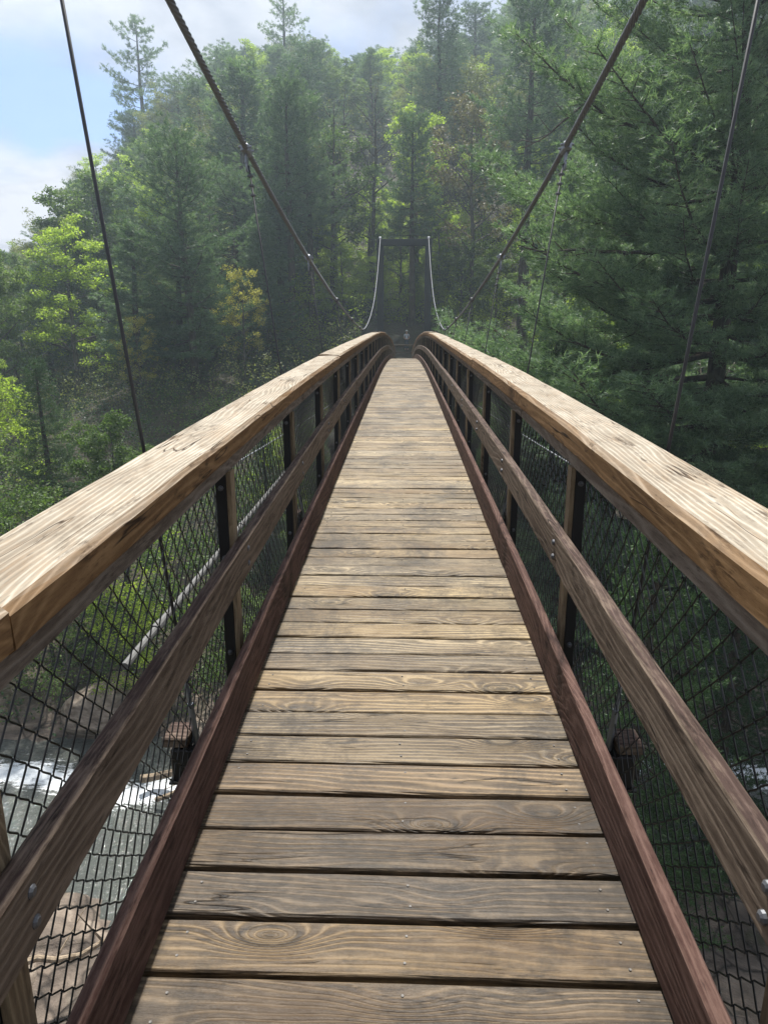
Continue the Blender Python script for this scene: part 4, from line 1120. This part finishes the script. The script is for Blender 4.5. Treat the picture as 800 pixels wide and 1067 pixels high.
for s in (-1, 1):
    blob('eye', (s * .030, -.094, 1.650), (.010, .006, .006), meye); blob('ear', (s * .083, 0, 1.635), (.010, .018, .028), mskin)
    blob('shoe', (s * .115, -.075, .035), (.050, .135, .045), mshoe, -.75)
pl.location.z = float(hgt(px_, py_)) + .0
tag(pl, 'person in white cap, pale shirt and dark trousers beyond the far end of bridge', 'person')
FOOT = float(hgt(px_, py_)); print('person ground', FOOT)

# ================================================================== AIR, LIGHT, CAMERA
if HAZE > 0:
    mb = MB(); add_box(mb, (-25, 81, 27), (296, 248, 100)); 
    t = NT('haze_air'); v = t.n('VolumePrincipled', Density=HAZE, Anisotropy=.45); v.inputs['Color'].default_value = (.72, .88, 1.0, 1)
    t.t.links.new(v.outputs[0], t.out.inputs['Volume'])
    hz = mb.build('haze', t.m); tag(hz, 'thin pale air haze filling the gorge', 'haze', kind='stuff')

EL, AZ = R(61), R(-6)    # sun ahead of the camera, a little to the left
w = bpy.data.worlds.new('World'); sc.world = w; w.use_nodes = True
nt = w.node_tree; nt.nodes.clear()
def N(typ, **kw):
    nd = nt.nodes.new('ShaderNode' + typ)
    for k, v in kw.items():
        if k.startswith('_'): setattr(nd, k[1:], v)
        else:
            s_ = nd.inputs[int(k[1:])] if k[0] == 'i' else nd.inputs[k]
            if isinstance(v, bpy.types.NodeSocket): nt.links.new(v, s_)
            else: s_.default_value = v
    return nd
sky = N('TexSky'); sky.sky_type = 'NISHITA'; sky.sun_disc = False; sky.sun_elevation = EL; sky.sun_rotation = AZ
sky.air_density = 1.0; sky.dust_density = 1.5; sky.ozone_density = 1.2
tc = N('TexCoord').outputs['Generated']
sp_ = N('SeparateXYZ', Vector=tc)
zc_ = N('Math', _operation='MAXIMUM', i0=sp_.outputs[2], i1=.03).outputs[0]
zc_ = N('Math', _operation='ADD', i0=zc_, i1=.18).outputs[0]
u_ = N('Math', _operation='DIVIDE', i0=sp_.outputs[0], i1=zc_).outputs[0]; v_ = N('Math', _operation='DIVIDE', i0=sp_.outputs[1], i1=zc_).outputs[0]
pl_ = N('CombineXYZ', X=u_, Y=v_, Z=CLOUD_SEED).outputs[0]
n1 = N('TexNoise', Vector=pl_, Scale=1.25, Detail=9, Roughness=.56, Distortion=.35).outputs[0]
n2 = N('TexNoise', Vector=pl_, Scale=2.1, Detail=5, Roughness=.55).outputs[0]
# a clear gap in the deck of cloud low to the left
def dirdot(px, py):
    t_ = (533.5 - py) / 720; x_ = (px - 400) / 720
    p_ = R(14.5); f = np.array([0, math.cos(p_), -math.sin(p_)]); u = np.array([0, math.sin(p_), math.cos(p_)])
    d = f + u * t_ + np.array([x_, 0, 0]); a_ = math.atan(20 / 720)
    d = np.array([d[0] * math.cos(a_) - d[1] * math.sin(a_), d[0] * math.sin(a_) + d[1] * math.cos(a_), d[2]]); d /= np.linalg.norm(d)
    return tuple(d)
def blobmask(d, width):
    dt = N('VectorMath', _operation='DISTANCE', i0=tc, i1=d).outputs[1]
    q = N('Math', _operation='DIVIDE', i0=dt, i1=width); 
    return N('Math', _operation='SUBTRACT', i0=1.0, i1=q.outputs[0]); 
gap = blobmask(GAP_DIR, .24); gap.use_clamp = True
cum = blobmask(CUM_DIR, .16); cum.use_clamp = True
f1 = N('Math', _operation='SUBTRACT', i0=n1, i1=N('Math', _operation='MULTIPLY', i0=gap.outputs[0], i1=.40).outputs[0]).outputs[0]
f1 = N('Math', _operation='ADD', i0=f1, i1=N('Math', _operation='MULTIPLY', i0=cum.outputs[0], i1=.62).outputs[0]).outputs[0]
def ramp(f, st):
    nd = nt.nodes.new('ShaderNodeValToRGB'); e = nd.color_ramp.elements
    while len(e) < len(st): e.new(.5)
    for el, (p, c) in zip(e, st): el.position = p; el.color = (*c, 1) if hasattr(c, '__len__') else (c, c, c, 1)
    nt.links.new(f, nd.inputs[0]); return nd.outputs[0]
cov = ramp(f1, [(.22, 0.10), (.33, .75), (.42, 1.0)])
n3 = N('Math', _operation='ADD', i0=n2, i1=N('Math', _operation='MULTIPLY', i0=cum.outputs[0], i1=.28).outputs[0]).outputs[0]
shade = ramp(n3, [(.36, CLOUD_A), (.50, CLOUD_B), (.66, CLOUD_C)])
dim = N('VectorMath', _operation='MULTIPLY', i0=sky.outputs[0], i1=(.46, .54, .70))
mx = nt.nodes.new('ShaderNodeMix'); mx.data_type = 'RGBA'
nt.links.new(cov, mx.inputs[0]); nt.links.new(dim.outputs[0], mx.inputs[6]); nt.links.new(shade, mx.inputs[7])
bg = N('Background', Strength=SKY); nt.links.new(mx.outputs[2], bg.inputs[0])
out = N('OutputWorld'); nt.links.new(bg.outputs[0], out.inputs[0])

sl = bpy.data.lights.new('sun', 'SUN'); sl.energy = SUN; sl.angle = R(SUNANG); sl.color = (1.0, .96, .90)
so_ = bpy.data.objects.new('sun', sl); COL.objects.link(so_)
sd_ = Vector((math.sin(AZ) * math.cos(EL), math.cos(AZ) * math.cos(EL), math.sin(EL)))   # towards the sun
so_.rotation_euler = sd_.to_track_quat('Z', 'Y').to_euler()

cam = bpy.data.cameras.new('camera'); co = bpy.data.objects.new('camera', cam); COL.objects.link(co); sc.camera = co
cam.sensor_fit = 'HORIZONTAL'; cam.sensor_width = 36; cam.lens = 32.4; cam.clip_start = .05; cam.clip_end = 2000
co.location = (0, 0, 0); co.rotation_euler = (R(90 - 14.5), 0, math.atan(20 / 720))
vs = sc.view_settings; vs.view_transform = 'Standard'; vs.look = 'None'; vs.exposure = EXPO; vs.gamma = 1; vs.use_curve_mapping = False
sc.cycles.max_bounces = 6; sc.cycles.diffuse_bounces = 3; sc.cycles.glossy_bounces = 2; sc.cycles.transmission_bounces = 3; sc.cycles.volume_bounces = 1
sc.cycles.use_denoising = True
